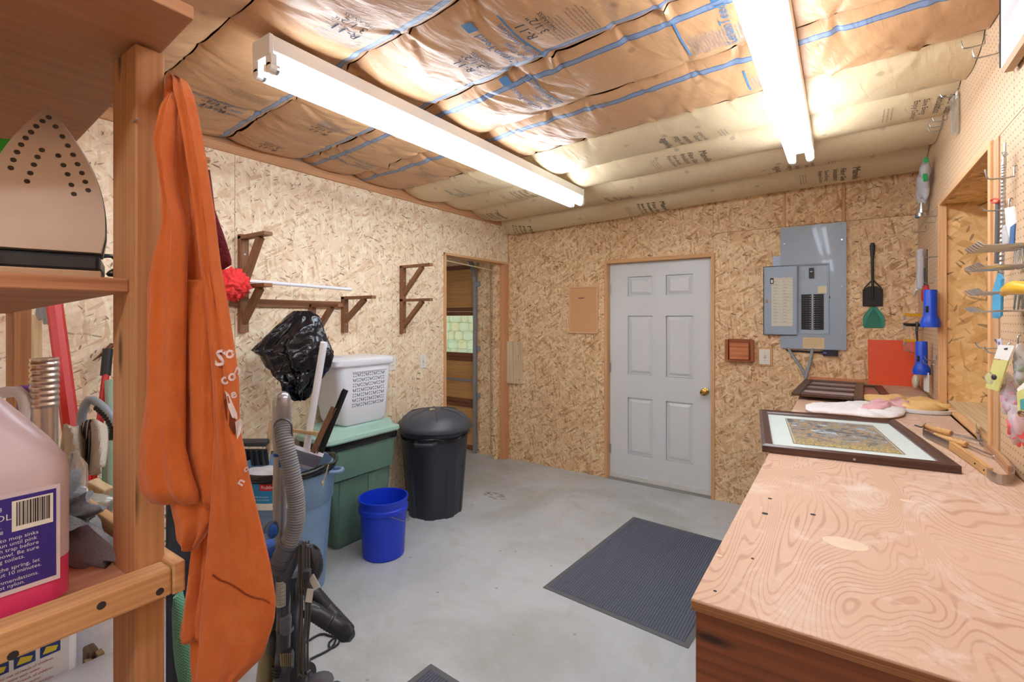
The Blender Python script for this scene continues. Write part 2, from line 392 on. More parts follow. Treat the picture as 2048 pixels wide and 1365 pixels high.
# ------------------------------------------------------------------ ceiling: insulation batts between the joists, printed paper facing
def kraft(name, c1, c2, stripe=None):
    k = NT(name); uv = k.uv()
    n = k.noise(k.map(uv, (1, .41, 1)), 3, 5, .6).outputs[0]; f = k.noise(k.map(uv, (30, 60, 1)), 1, 3).outputs[0]
    c = k.mix(n, c1, c2); c = k.mix(k.math('MULTIPLY', f, .22), c, tuple(x*.6 for x in c1[:3])+(1,))
    if stripe:
        v = k.n('SeparateXYZ', {0: uv}).outputs[1]; d = k.math('ABSOLUTE', k.math('SUBTRACT', v, stripe))
        c = k.mix(k.math('MULTIPLY', k.math('LESS_THAN', d, .036), .8), c, S(92, 134, 172))
        e = k.math('LESS_THAN', k.math('ABSOLUTE', k.math('SUBTRACT', d, .03)), .0065)
        c = k.mix(k.math('MULTIPLY', e, .7), c, S(52, 84, 122))
    sp = k.n('TexVoronoi', {'Vector': k.map(uv, (2, .8, 1)), 'Scale': 1.6}, voronoi_dimensions='2D').outputs['Distance']
    c = k.mix(k.ramp(sp, [(.03, (.6, .6, .6, 1)), (.06, (0, 0, 0, 1))]), c, tuple(x*.45 for x in c1[:3])+(1,))
    w1 = k.noise(k.map(uv, (30, 3.2, 1), .12), 1, 4, .6, .6).outputs[0]; w2 = k.noise(k.map(uv, (9, 2.4, 1), -.1), 1, 3, .5, 1).outputs[0]
    k.set(Base_Color=c, Roughness=.40, Specular_IOR_Level=.45); k.bump(k.math('ADD', w1, w2), .4, .010)
    return k.m
KT = dict(n=kraft('kraft_plain', S(204, 160, 116), S(188, 142, 100)), a=kraft('kraft_blue_far', S(202, 157, 112), S(186, 138, 96), .9), b=kraft('kraft_blue_near', S(202, 157, 112), S(188, 140, 98), .15), c=kraft('kraft_cream', S(228, 206, 168), S(216, 190, 146)))
ce = struct('ceiling')
B('deck', (XL-.2, YF-.2, ZC+.02), (XR+.8, YB+.2, ZC+.08), plain('dark_joist_wood', S(120, 84, 56), .8), ce)
SEAM = [(.73-.415*i, .89-.415*i) for i in range(8, 0, -1)]+[(.73, .885), (1.09, 1.37), (1.53, 1.85), (1.95, 2.26), (2.40, 2.74), (2.83, 3.21), (3.27, 3.60), (3.72, 4.12), (4.285, 4.285)]
KIND = 'n'*8+'aabbcccc'
def seam(j, x): 
    a, b = SEAM[j]; t = (XR-x)/(XR-XL)
    return a+(b-a)*t+.008*noise.noise(V((x*2.2, j*3.3, 0)))
def seamz(j, x):
    z = 2.572+.004*noise.noise(V((x*3, j*5., 1)))
    if j == len(SEAM)-1: z = 2.455+(x+2.98)/3.41*.10
    if j == len(SEAM)-2: z -= .015*(XR-x)/3.4
    return z
STAP = {}
def staples(j):
    if j not in STAP:
        rr = random.Random(j*13+5); x = XL-.3; l = []
        while x < XR+.3:
            l.append((x, [(rr.uniform(-1.1, 1.1), rr.choice((-1, 1, 1))*rr.uniform(.4, 1), rr.uniform(.006, .014)) for _ in range(5)])); x += rr.uniform(.15, .3)
        STAP[j] = l
    return STAP[j]
def batt(j, x, s):
    """height of the paper face of batt j at x, s across its width"""
    kd = KIND[j]; last = j == len(KIND)-1
    b = .082 if last else .066 if j == len(KIND)-2 else .050 if kd == 'c' else .034
    b *= 1+.3*noise.noise(V((x*1.1, j*9.1, 0)))
    z = seamz(j, x)*(1-s)+seamz(j+1, x)*s-b*max(0, sin(pi*max(0, min(1, s))))**(.62 if kd == 'c' else .5)
    amp = .0085 if kd in 'ab' else .006 if kd == 'n' else .003
    for q, (sj, es) in enumerate(((j, s), (j+1, 1-s))):
        if q == 1 and last: continue
        fall = math.exp(-es*3.6)
        if fall < .03: continue
        for x0, cr in staples(sj):
            dx = x-x0
            if abs(dx) > .34: continue
            z += amp*1.1*math.exp(-dx*dx/.0022)*math.exp(-es*7)
            for sl, sg, wd in cr:
                d_ = dx-sl*es*.34; ww = wd+.02*es
                z -= sg*amp*fall*math.exp(-(d_/ww)**2)
    z += amp*.9*noise.noise(V((x*3.2+s*1.2, s*1.3-x*.5, j*4.)))
    z += amp*.35*noise.noise(V((x*15+s*2, s*2.2+x*2, j*2.)))
    if x < XL+.16: z += .03*((XL+.16-x)/.16)**2            # the end is folded up at the wall plate
    return z
NX = 420
for j in range(len(KIND)):
    xa, xb = XL+.004, XR-.003
    xm = XR-.52 if KIND[j] in 'b' else None
    gap = .0035
    def fn(u, v, j=j):
        x = xa+(xb-xa)*u; y0, y1 = seam(j, x)+gap, seam(j+1, x)-gap
        vv = v
        return (x, y0+(y1-y0)*vv, batt(j, x, vv))
    if j < 3: NXX = 90
    else: NXX = NX
    MB().grid(fn, NXX, 24, uv=lambda u, v: (xa+(xb-xa)*u+j*1.7, v)).build('insulation_batt', KT[KIND[j]], ce, smooth=75)
BATTS = [o for o in ce.children if o.name.startswith('insulation_batt')]
def place_on_batt(j, px, py, mode, s0, h):
    """mode -1: words run towards the camera; +1: away from it"""
    p = P(px, py, Z=2.525); x0 = p.x-mode*-h; x0 = p.x+mode*h
    y0 = seam(j, p.x)+s0*(seam(j+1, p.x)-seam(j, p.x))
    def pl(tx, ty):
        x = x0+mode*ty; y = y0+mode*tx
        a, b = seam(j, x), seam(j+1, x); s = (y-a)/(b-a)
        s = max(.01, min(.99, s))
        return (x, a+(b-a)*s, batt(j, x, s)-.003)
    return pl
def batt_of(px, py):
    p = P(px, py, Z=2.525)
    for j in range(len(KIND)):
        if seam(j, p.x) <= p.y < seam(j+1, p.x): return j
    return len(KIND)-1
def fine_text(mb, pl, x, y, w, n, dy, size):
    words = ['this facing must not be left exposed', 'apply vapor retarder toward warm side', 'do not leave paper exposed in place', 'keep facing away from open flame heat', 'install in contact with ceiling panel']
    for i in range(n): mb.text(words[i % 5][:int(w/size/.52)], size, lambda a, b, i=i: pl(x+a, y-dy*i+b))
PRINT = {}
def pr(px, py, mode, items, ink=INK, s0=None, h=0.):
    j = batt_of(px, py); s0 = (.88 if mode < 0 else .1) if s0 is None else s0
    pl = place_on_batt(j, px, py, mode, s0, h)
    mb = PRINT.setdefault((j, ink.name), (MB(), ink))[0]
    for it in items:
        if it[0] == 'fine': fine_text(mb, pl, *it[1:])
        elif it[0] == 'bar':
            _, x, y, w, h = it
            for i in range(12):
                a, b = x+w*i/12, x+w*(i+1)/12
                mb.add([pl(a, y), pl(b, y), pl(b, y+h), pl(a, y+h)], [(0, 1, 2, 3)])
        else:
            t_, size, x, y = it; mb.text(t_, size, lambda a, b: pl(x+a, y+b))
RV = [('R-11', .058, 0, 0), ('3 1/2"', .048, .01, -.052), ('THICKNESS', .024, .0, -.08)]
for px, py, q in ((1040, 25, .62), (905, 105, .70), (650, 25, .72), (480, 35, .6), (372, 62, .7), (408, 105, .55), (405, 205, .62), (552, 300, .5), (640, 260, .62)): pr(px, py, -1, RV, s0=q, h=.03)
CT = [('CertainTeed', .050, 0, 0), ('Fiber Glass', .036, 0, -.05), ('Building Insulation', .036, 0, -.092), ('bar', 0, -.108, .30, .008), ('bar', .275, -.006, .045, .045)]
pr(1020, 100, -1, CT, INKB, .86, .04); pr(1080, 205, -1, CT, INKB, .80, .04)
pr(1500, 60, -1, CT, INKB, .78, .05); pr(700, 330, -1, CT[:3], INKB, .8); pr(905, 385, -1, CT[:3], INKB, .8); pr(470, 235, -1, CT[:3], INKB, .75)
pr(1105, 75, -1, [('fine', 0, 0, .27, 6, .014, .011), ('fine', 0, -.1, .27, 5, .014, .011)], INK, .8)
pr(1385, 80, -1, [('fine', 0, .02, .2, 12, .011, .009), ('fine', 0, -.12, .2, 6, .011, .009), ('bar', 0, .035, .24, .008)], INKB, .75)
pr(1510, 150, -1, [('fine', 0, .02, .16, 9, .011, .009), ('bar', 0, .035, .2, .008)], INKB, .75)
pr(470, 195, -1, [('fine', 0, 0, .3, 6, .013, .011)], INK, .8); pr(620, 245, -1, [('fine', 0, 0, .22, 6, .013, .011)], INKB, .7); pr(800, 340, -1, [('fine', 0, 0, .24, 8, .013, .011)], INKB, .7)
pr(620, 60, -1, [('fine', 0, 0, .3, 9, .013, .011)], INKB, .8); pr(985, 180, -1, [('fine', 0, 0, .26, 9, .013, .011)], INKB, .8)
MV = [('Manville', .062, 0, 0), ('Fiber Glass', .044, 0, -.066), ('Insulation', .044, 0, -.108), ('Save Energy', .032, 0, -.155), ('Enjoy Comfort', .032, 0, -.19), ('fine', .02, -.27, .18, 3, .016, .011)]
for px, py in ((1382, 278), (1602, 322), (1246, 389)): pr(px, py, -1, MV, s0=.84, h=.12)
for px, py in ((1857, 228), (1370, 328), (1663, 356), (1314, 415), (1066, 452), (1045, 391), (986, 434)): pr(px, py, 1, MV, s0=.16, h=.12)
for (j, _), (mb, ink) in PRINT.items(): mb.build('printed_lettering', ink, BATTS[j], keep=1)
# ------------------------------------------------------------------ the garage seen through the opening
gw = struct('wall_back_garage')
B('strand_board_sheet', (-3.205, YB-.03, 0), (XL-.118, YB-.018, 2.7), OSB_B, gw, .001, grain=2)
B('strand_board_sheet', (-3.40, YB-.03, 0), (-3.207, YB-.018, 2.7), OSB_B, gw, .001, grain=2)
B('wall_core', (-3.42, YB-.018, 0), (XL-.118, YB+.12, 2.7), PALEW, gw)
B('joint_batten', (-3.212, YB-.036, 0), (-3.200, YB-.03, 2.7), TRIM, gw)
gd = struct('door_2', (-4.7, YB+.03, 0), 'wood panelled overhead garage door with a window')
GP = wood('garage_door_panel', S(218, 164, 98), S(196, 138, 76), rough=.4, freq=.3); GS = wood('garage_door_rail', S(150, 92, 52), S(110, 62, 34), rough=.5)
gy = YB+.02
secz = [0, .535, 1.07, 1.60, 2.14]
for i in range(4):
    z0, z1 = secz[i], secz[i+1]
    B('panel', (-5.9, gy+.012, z0+.05), (-3.47, gy+.022, z1-.05), GP, gd, grain=0) if i != 2 else None
    for z in (z0, z1-.05): B('rail', (-5.9, gy, z+.001), (-3.425, gy+.035, z+.049), GS, gd, .003)
    for x in (-3.475, -4.05, -4.65, -5.3, -5.9): B('stile', (x, gy, z0+.05), (x+.05, gy+.035, z1-.05), GS, gd, .002)
    if i in (0, 1): B('strut', (-5.9, gy-.012, (z0+z1)/2-.012), (-3.44, gy, (z0+z1)/2+.012), plain('galvanised', S(168, 172, 178), .4, .9), gd)
for x0 in (-4.6, -4.0): MB().box((x0, gy+.014, 1.12), (x0+.53, gy+.018, 1.55)).build('window_pane', plain('window_glass', S(235, 248, 240), .03, var=0, trans=1., alpha=.35), gd)
for z in (.3, .56, .8, 1.08, 1.35, 1.61):
    MB().box((-3.47, gy-.02, z-.03), (-3.425, gy, z+.03)).lathe((-3.43, gy-.02, z), [(.02, 0), (.02, .015)], 10, (0, -1, 0)).build('roller_bracket', MC['galvanised'], gd, .003)
tk = thing('door_track', 'galvanised garage door track curving at its top beside the garage doorway', 'door track', (-3.41, YB-.06, 0))
B('vertical_track', (-3.425, YB-.075, 0), (-3.385, YB-.04, 1.93), MC['galvanised'], tk, .004)
MB().loft([[(x, YB-.058-.35*(1-cos(a))+d*cos(a), 1.93+.35*sin(a)-d*sin(a)*-1) for x, d in ((-3.425, .018), (-3.385, .018), (-3.385, -.018), (-3.425, -.018))] for a in [pi/2*i/8 for i in range(9)]]).build('curved_track', MC['galvanised'], tk)
for z in (.62, 1.15, 1.88): B('track_bracket', (-3.40, YB-.05, z), (-3.35, YB-.031, z+.06), MC['galvanised'], tk, .002)
MB().tube([(-3.0, OY0+.022, 2.055), (-3.0, OY1, 2.015)], .006, 6).build('curtain_rod', PALEW).update_tag()
tag(bpy.data.objects['curtain_rod'], 'thin pale rod across the top of the garage doorway', 'rod')
gs = struct('ceiling_garage'); B('ceiling_sheet', (-7.2, YF-.4, 2.72), (XL-.13, YB+.3, 2.76), plain('garage_ceiling', S(190, 150, 105), .7), gs)
gl = struct('wall_left_garage'); B('strand_board_sheet', (-7.0, YF-.4, 0), (-6.98, YB+.1, 2.72), OSB_B, gl, grain=2); 
B('strand_board_sheet', (-7.0, YB-.02, 0), (-5.9, YB, 2.72), OSB_B, gl, grain=2); B('head_sheet', (-6, YB, 2.14), (-3.4, YB+.03, 2.75), OSB_B, gl)
# stone wall outside the garage window
st = thing('garden_wall', 'pale green stone garden wall outside the garage window', 'stone wall', (-5.2, 6.2, 0))
B('mortar', (-7.5, 6.2, -.3), (-3.4, 6.35, 2.3), plain('mortar', S(196, 206, 172), .9), st)
SM = [plain('stone_%d' % i, c, .9, var=.12, bump=.5, scale=20) for i, c in enumerate((S(232, 238, 196), S(220, 234, 196), S(240, 230, 176), S(210, 228, 196)))]
random.seed(3)
for iz in range(9):
    x = -5.75+random.random()*.1
    while x < -4.4:
        w_ = .13+random.random()*.16; z = .85+iz*.15
        m = MB().ell((x+w_/2, 6.2, z+.075), w_/2-.004, .030, .072+random.random()*.004, 10, 6, .5)
        m.build('stone', random.choice(SM), st, smooth=60); x += w_
# ================================================================== LAMPS
k = NT('lit_tube'); k.set(Base_Color=(1, 1, 1, 1), Emission_Color=(.84, .94, 1.07, 1), Emission_Strength=TUBE); LIT = k.m
ENAM = plain('white_enamel', S(232, 230, 224), .35, var=.02)
def fixture(x, y0, y1, label):
    z = 2.405
    t = thing('fluorescent_fixture', label, 'ceiling light', (x, (y0+y1)/2, 2.515), 'fluorescent shop lights')
    pr_ = [(-.056, 2.516), (-.056, 2.462), (-.030, 2.446), (.030, 2.446), (.056, 2.462), (.056, 2.516)]
    MB().prism([(x+a, y0, b) for a, b in pr_], (0, y1-y0, 0)).build('channel', ENAM, t, .002)
    for y, s in ((y0, 1), (y1, -1)):
        B('end_cap', (x-.058, y-.004*s, 2.445), (x+.058, y+.012*s, 2.518), ENAM, t, .003)
        for d in (-.043, .043):
            MB().box((x+d-.018, y, z+.005), (x+d+.018, y+s*.022, 2.45)).lathe((x+d, y, z), [(.019, 0), (.019, .024)], 14, (0, s, 0)).build('socket', ENAM, t, .002)
            MB().lathe((x+d, y+s*.022, z), [(.0185, 0), (.0185, .014)], 14, (0, s, 0)).build('tube_end', STEEL, t)
    for d in (-.043, .043):
        MB().lathe((x+d, y0+.034, z), [(.0185, 0), (.0185, y1-y0-.068)], 16, (0, 1, 0)).build('lamp_tube', LIT, t, smooth=40)
    return t
fixture(-1.69, .90, 3.36, 'two tube fluorescent fixture over the left of the room, whole length in view')
fixture(-.185, .68, 3.12, 'two tube fluorescent fixture beside the pegboard side, running out of the top of the picture')
fixture(-1.69, -2.3, .16, 'unseen fill light added behind the camera over the shelves, built as a two tube fixture')  # added lamp out of view, brightens the foreground shelves
fixture(-.185, -2.4, -.02, 'unseen fill light added behind the camera over the bench side, built as a two tube fixture')  # second added lamp, never in view, fills the near bench side
# ================================================================== WORKBENCH
k = NT('bench_plywood'); uv = k.uv()
n = k.noise(k.map(uv, (.8, 2.6, 1)), 1.5, 2, .45, .6).outputs[0]
bands = k.math('SINE', k.math('MULTIPLY', n, 330.))
fib = k.noise(k.map(uv, (8, 300, 1)), 1, 2).outputs[0]; big = k.noise(uv, 2.2, 5, .6).outputs[0]; scr = k.noise(k.map(uv, (3, 40, 1), .5), 1, 4, .7).outputs[0]
c = k.mix(big, S(198, 162, 134), S(224, 194, 168))
c = k.mix(k.math('MULTIPLY', k.ramp(bands, [(.4, (0, 0, 0, 1)), (.95, (1, 1, 1, 1))]), k.math('MULTIPLY', k.ramp(k.noise(uv, 3.2, 4, .6).outputs[0], [(.3, (.1, .1, .1, 1)), (.7, (1, 1, 1, 1))]), .6)), c, S(164, 106, 72))
c = k.mix(k.math('MULTIPLY', fib, .25), c, S(180, 136, 110))
c = k.mix(k.ramp(k.noise(uv, 5, 6, .7, 1.).outputs[0], [(.52, (0, 0, 0, 1)), (.68, (.7, .7, .7, 1))]), c, S(228, 214, 202))
c = k.mix(k.ramp(k.noise(k.map(uv, (1, 1, 1), 0, (5, 3, 0)), 4, 6, .7).outputs[0], [(.58, (0, 0, 0, 1)), (.72, (.5, .5, .5, 1))]), c, S(160, 134, 118))
k.set(Base_Color=c, Roughness=.5); k.bump(k.math('ADD', k.math('MULTIPLY', bands, .2), scr), .18, .0012)
BTOP = k.m
BFR = wood('bench_front_board', S(150, 86, 48), S(98, 50, 28), rough=.45, freq=.5, knots=True)
wbn = thing('workbench', 'long plywood topped workbench along the pegboard wall with dark stained front', 'workbench', (.11, Y0B, 0))
m = MB().hexa([(XB, Y0B, HB-.019), (XR-.002, Y0B+.012, HB-.019), (XR-.002, YB-.018, HB-.019), (XB, YB-.018, HB-.019), (XB, Y0B, HB), (XR-.002, Y0B+.012, HB), (XR-.002, YB-.018, HB), (XB, YB-.018, HB)])
m.build('bench_top', BTOP, wbn, .002, grain=1)
MB().hexa([(XB+.001, Y0B-.0012, HB-.0185), (XR-.004, Y0B+.0108, HB-.0185), (XR-.004, Y0B+.014, HB-.0185), (XB+.001, Y0B+.002, HB-.0185), (XB+.001, Y0B-.0012, HB-.004), (XR-.004, Y0B+.0108, HB-.004), (XR-.004, Y0B+.014, HB-.004), (XB+.001, Y0B+.002, HB-.004)]).build('plywood_edge', wood('edge_ply_dark', S(176, 122, 78), S(112, 68, 38), freq=3), wbn, grain=0)
B('front_board', (XB+.004, Y0B+.014, HB-.235), (XR-.004, Y0B+.034, HB-.020), BFR, wbn, .002, grain=0)
B('front_board', (XB+.004, Y0B+.014, HB-.475), (XR-.004, Y0B+.034, HB-.238), BFR, wbn, .002, grain=0)
B('front_board', (XB+.004, Y0B+.014, .08), (XR-.004, Y0B+.034, HB-.478), BFR, wbn, .002, grain=0)
B('apron', (XB+.012, Y0B+.034, HB-.16), (XB+.05, YB-.03, HB-.019), FIR, wbn, .002)
for y in (Y0B+.05, 2.0, 3.1, YB-.12): B('leg', (XB+.015, y, 0), (XB+.10, y+.085, HB-.02), FIR, wbn, .002)
B('lower_shelf', (XB+.02, Y0B+.04, .25), (XR-.01, YB-.03, .27), PLY, wbn)
for px, py, a, b in ((1690, 1088, .040, .030), (1815, 1003, .016, .010), (1368+70, 1112, .006, .004)):
    p = P(px, py, Z=HB); MB().lathe((p.x, p.y, HB-.001), [(1, 0), (1, .0014)], 20)
    m = MB(); pts = [(p.x+a*cos(q*pi/10), p.y+b*sin(q*pi/10), HB-.0005) for q in range(20)]
    m.prism(pts, (0, 0, .0009)).build('repair_patch', plain('patch_wood', S(228, 204, 176), .5), wbn)
for px, py, r in ((1540, 998, .005), (1530, 1028, .007), (1626, 1030, .006), (1505, 1183-65, .003), (1430, 1183, .003)):
    p = P(px, py, Z=HB); MB().lathe((p.x, p.y, HB-.0004), [(r, 0), (r, .0009)], 10).build('screw_hole', INK, wbn)
# ================================================================== FLOOR MATS
k = NT('mat_ribs'); uv = k.uv(); sx = k.n('SeparateXYZ', {0: uv}).outputs
rib = k.math('SINE', k.math('MULTIPLY', sx[1], 2*pi/.014)); n = k.noise(uv, 260, 3, .7).outputs[0]
c = k.mix(n, S(52, 60, 74), S(150, 160, 178)); c = k.mix(k.ramp(rib, [(0, (.45, .45, .45, 1)), (.6, (0, 0, 0, 1))]), c, S(50, 56, 68))
k.set(Base_Color=c, Roughness=.95); k.bump(k.math('ADD', rib, n), .8, .004); MATR = k.m
MATE = plain('mat_rubber_edge', S(104, 106, 110), .7, bump=.3, scale=80)
def mat(cx, cy, a, w_, h_, label):
    t = thing('floor_mat', label, 'mat', (cx, cy, 0)); m = RZ(R(a)); o = V((cx, cy, 0))
    MB().obox(o+V((0, 0, .002)), (w_, h_, .004), m).build('rubber_border', MATE, t, .002)
    e = MB().obox(o+V((0, 0, .005)), (w_-.06, h_-.06, .006), m).build('ribbed_pile', MATR, t, .001, grain=1)
mat(-.949, 2.926, -3.7, .813, 1.226, 'dark grey ribbed floor mat lying before the white door')
p = P(852, 1330, Z=0); mat(p.x+.39, p.y-.62, -3, .813, 1.226, 'dark ribbed mat cut off by the bottom edge of the picture')
# ================================================================== BINS
def fluted(c, r0, r1, h, n, depth, fl, z0=.0, rows=12, sq=False):
    """rings of a round can with flat flutes low down"""
    out = []
    for i in range(rows+1):
        t = i/rows; z = z0+h*t; r = r0+(r1-r0)*t; ring = []
        for j in range(n):
            a = 2*pi*j/n; d = depth if (j % fl) < fl*.45 else 0
            f = 1 if t < .72 else max(0, 1-(t-.72)/.06)
            ring.append((c[0]+cos(a)*(r-d*f), c[1]+sin(a)*(r-d*f), z))
        out.append(ring)
    return out
CANB = plain('black_can_plastic', S(48, 52, 62), .45, var=.04, bump=.05)
cx, cy = -2.672, 2.81
t = thing('trash_can', 'round black trash can with domed lid beside the garage doorway', 'trash can', (cx, cy, 0))
MB().loft(fluted((cx, cy), .215, .265, .64, 96, .012, 12)).build('body', CANB, t, .0, smooth=35)
MB().lathe((cx, cy, .62), [(.268, 0), (.276, .01), (.276, .05), (.262, .055)], 48).build('rim', CANB, t, smooth=40)
LIDC = plain('dark_slate_lid', S(72, 78, 88), .42, var=.04)
MB().lathe((cx, cy, .66), [(.290, 0), (.296, .012), (.288, .045), (.262, .06), (.252, .085), (.20, .118), (.10, .142), (.0, .15)], 56).build('lid', LIDC, t, smooth=50)
m = MB()
for a in range(6):
    q = a*pi/3+.3; d = V((cos(q), sin(q), 0)); pts = [V((cx, cy, 0))+d*r+V((0, 0, .66+z)) for r, z in ((.05, .147), (.10, .144), (.20, .121), (.25, .088))]
    m.tube(pts, .004, 6)
m.build('lid_ribs', LIDC, t, smooth=60)
for a in (R(-60), R(120)):
    d = V((cos(a), sin(a), 0)); s_ = V((-sin(a), cos(a), 0)); o = V((cx, cy, .60))
    MB().tube([o+d*.26+s_*.07, o+d*.335+s_*.06, o+d*.335-s_*.06, o+d*.26-s_*.07], .014, 8, .03).build('handle', CANB, t, smooth=60)
m = MB().tube([V((cx+cos(a)*(.273+.006*sin(a*9)), cy+sin(a)*(.273+.006*sin(a*9)), .612+.012*sin(a*5))) for a in [2*pi*i/60 for i in range(61)]], .011, 6)
m.build('bag_edge', plain('black_film', S(24, 25, 28), .2, bump=.6), t, smooth=60)
lf = MB().loft([[V((cx+.03+.02*sin(i)*k_, cy-.05+.03*i/5-.03, .803+.012*abs(sin(i*1.7))+.002*s_)) for k_, s_ in ((1, 0), (-1, 0), (-1, 1), (1, 1))] for i in range(6)]).build('dried_leaf', plain('dry_leaf', S(214, 202, 150), .8)); tag(lf, 'small dried pale leaf on the domed black lid', 'leaf')
# blue grey round bin with junk in it
BLUEG = plain('blue_grey_plastic', S(124, 156, 190), .42, var=.05, bump=.05)
bx, by = -2.60, 1.53; BZ = .70
t = thing('round_bin', 'open blue grey round bin full of odds and ends behind the vacuum cleaner', 'trash can', (bx, by, 0))
MB().loft(fluted((bx, by), .20, .238, .50, 96, .010, 16)).build('lower_wall', BLUEG, t, smooth=35)
MB().lathe((bx, by, .50), [(.244, 0), (.248, .005), (.252, .19), (.262, .192), (.262, .205), (.240, .205), (.232, .02), (.05, .0)], 48, caps=False).build('upper_wall', BLUEG, t, smooth=40)
BF = MC['black_film']
MB().tube([V((bx+cos(a)*.258, by+sin(a)*.258, BZ+.004*sin(a*7))) for a in [2*pi*i/60 for i in range(61)]], lambda q: .016+.004*sin(q*40), 8).lathe((bx, by, .62), [(.262, .052), (.264, .08)], 48, caps=False).build('bag_edge', BF, t, smooth=60)
for a in (R(35), R(215)):
    d = V((cos(a), sin(a), 0)); s_ = V((-sin(a), cos(a), 0)); o = V((bx, by, .66))
    MB().tube([o+d*.255+s_*.04, o+d*.30+s_*.03, o+d*.31, o+d*.30-s_*.03, o+d*.255-s_*.04], .012, 8, .02).build('handle', BLUEG, t, smooth=60)
def on_can(a0, z0, r=.2545):
    return lambda x, y: (bx+cos(a0+x/r)*r, by+sin(a0+x/r)*r, z0+y)
def can_patch(a0, z0, w_, h_, mat_, name, par, r=.2535, n=14):
    f = on_can(a0, z0, r); m = MB().grid(lambda u, v: f(u*w_, v*h_), n, 2, uv=lambda u, v: (u, v))
    return m.build(name, mat_, par)
LBL = plain('label_blue', S(34, 140, 200), .35); 
lb = can_patch(R(-74), .535, .20, .135, LBL, 'label', t)
m = MB(); f = on_can(R(-74), .535, .2555); 
can_patch(R(-61), .635, .16, .034, plain('label_red', S(206, 30, 40), .35), 'brand_patch', lb, .2545)
can_patch(R(-74), .535, .20, .034, PAPER, 'label_foot', lb, .2545)
m.text('Rubbermaid', .026, on_can(R(-59), .645, .2556))
m.text('Durable all weather', .011, on_can(R(-70), .60, .2556)).text('heavy duty container', .011, on_can(R(-70), .585, .2556)).build('label_print', WHITEP, lb)
MB().tube([P(657, 930, T=2.6), P(652, 948, T=2.6), P(648, 958, T=2.6), P(646, 975, T=2.6)], .003, 5).ell(P(645, 966, T=2.6), .009, .009, .012, 8, 6).build('tie_string', plain('string', S(200, 190, 160), .9), t)
# things standing in it
tag(MB().lathe(P(612, 905, T=2.68), [(.0, 0), (.018, .0), (.0185, .012), (.019, .012), (.019, .62), (.0185, .62), (.018, .635), (.004, .635)], 16, P(641, 728, T=2.62)-P(612, 905, T=2.68)).build('spare_fluorescent_tube', plain('tube_glass', S(244, 246, 250), .2, var=.01), smooth=40), 'white unlit fluorescent tube leaning out of the blue grey bin', 'tube')
t = thing('angle_bar', 'black metal angle bar leaning out of the blue grey bin', 'bar', P(640, 905, T=2.62)); a_, b_ = P(636, 905, T=2.62), P(686, 780, T=2.56)
MB().bar(a_, b_, .032, .004, RIGHT).build('flange', BLACKP, t); MB().bar(a_+RIGHT*.014, b_+RIGHT*.014, .004, .03, RIGHT).build('web', BLACKP, t)
tag(MB().bar(P(626, 905, T=2.60), P(668, 815, T=2.57), .03, .014, -FWD).build('wooden_lath', wood('grey_brown_wood', S(150, 112, 80), S(112, 78, 52)), bevel=.002), 'brown wooden lath leaning out of the blue grey bin beside the black bar', 'stick')
tag(MB().bar(P(533, 925, T=2.85), P(545, 840, T=2.86), .028, .02, -FWD).build('wooden_stake', PALEW, bevel=.002), 'pale wooden stake standing upright in the blue grey bin', 'stick')
tag(MB().bar(P(580, 861, T=2.76), P(636, 868, T=2.60), .018, .02).build('wood_offcut', PALEW, bevel=.002), 'short pale wood offcut lying across the blue grey bin', 'stick')
t = thing('black_tray', 'black plastic tray tipped in the blue grey bin beside the orange garment', 'tray', P(505, 920, T=2.8))
o = P(508, 915, T=2.8); mm = RZ(YAW)@Matrix.Rotation(.25, 3, 'X')
MB().obox(o, (.16, .02, .10), mm).build('tray_face', BLACKP, t, .004); MB().obox(o+V((0, 0, .085)), (.16, .05, .03), mm).build('tray_rim', DGREY, t, .006)
for i in range(5): MB().obox(o+mm@V((-.07+.034*i, -.018, .005)), (.008, .012, .09), mm).build('rib', DGREY, t)
tag(MB().ell(P(530, 948, T=2.72)-V((0, 0, .03)), .12, .10, .06, 26, 14, 1, lambda d: d*(1+.35*noise.noise(d*16+V((3, 1, 2))))).build('white_bag', plain('white_film', S(236, 240, 246), .3, bump=.3), smooth=70), 'crumpled white plastic bag on top of the blue grey bin', 'bag')
t = thing('tote_cover', 'cloudy clear plastic tote lid tilted in the blue grey bin', 'lid', P(600, 900, T=2.7))
mm = RZ(YAW)@Matrix.Rotation(-.9, 3, 'X')@RZ(.5); o = P(600, 912, T=2.66); MB().obox(o, (.22, .16, .004), mm).build('lid_sheet', plain('cloudy_plastic', S(196, 180, 184), .2, alpha=.6), t, .002)
for sx in (-1, 1): MB().obox(o+mm@V((sx*.108, 0, -.01)), (.006, .16, .024), mm).build('lid_rim', MC['cloudy_plastic'], t)
for sx in (-1, 1): MB().obox(o+mm@V((0, sx*.078, -.01)), (.22, .006, .024), mm).build('lid_rim', MC['cloudy_plastic'], t)
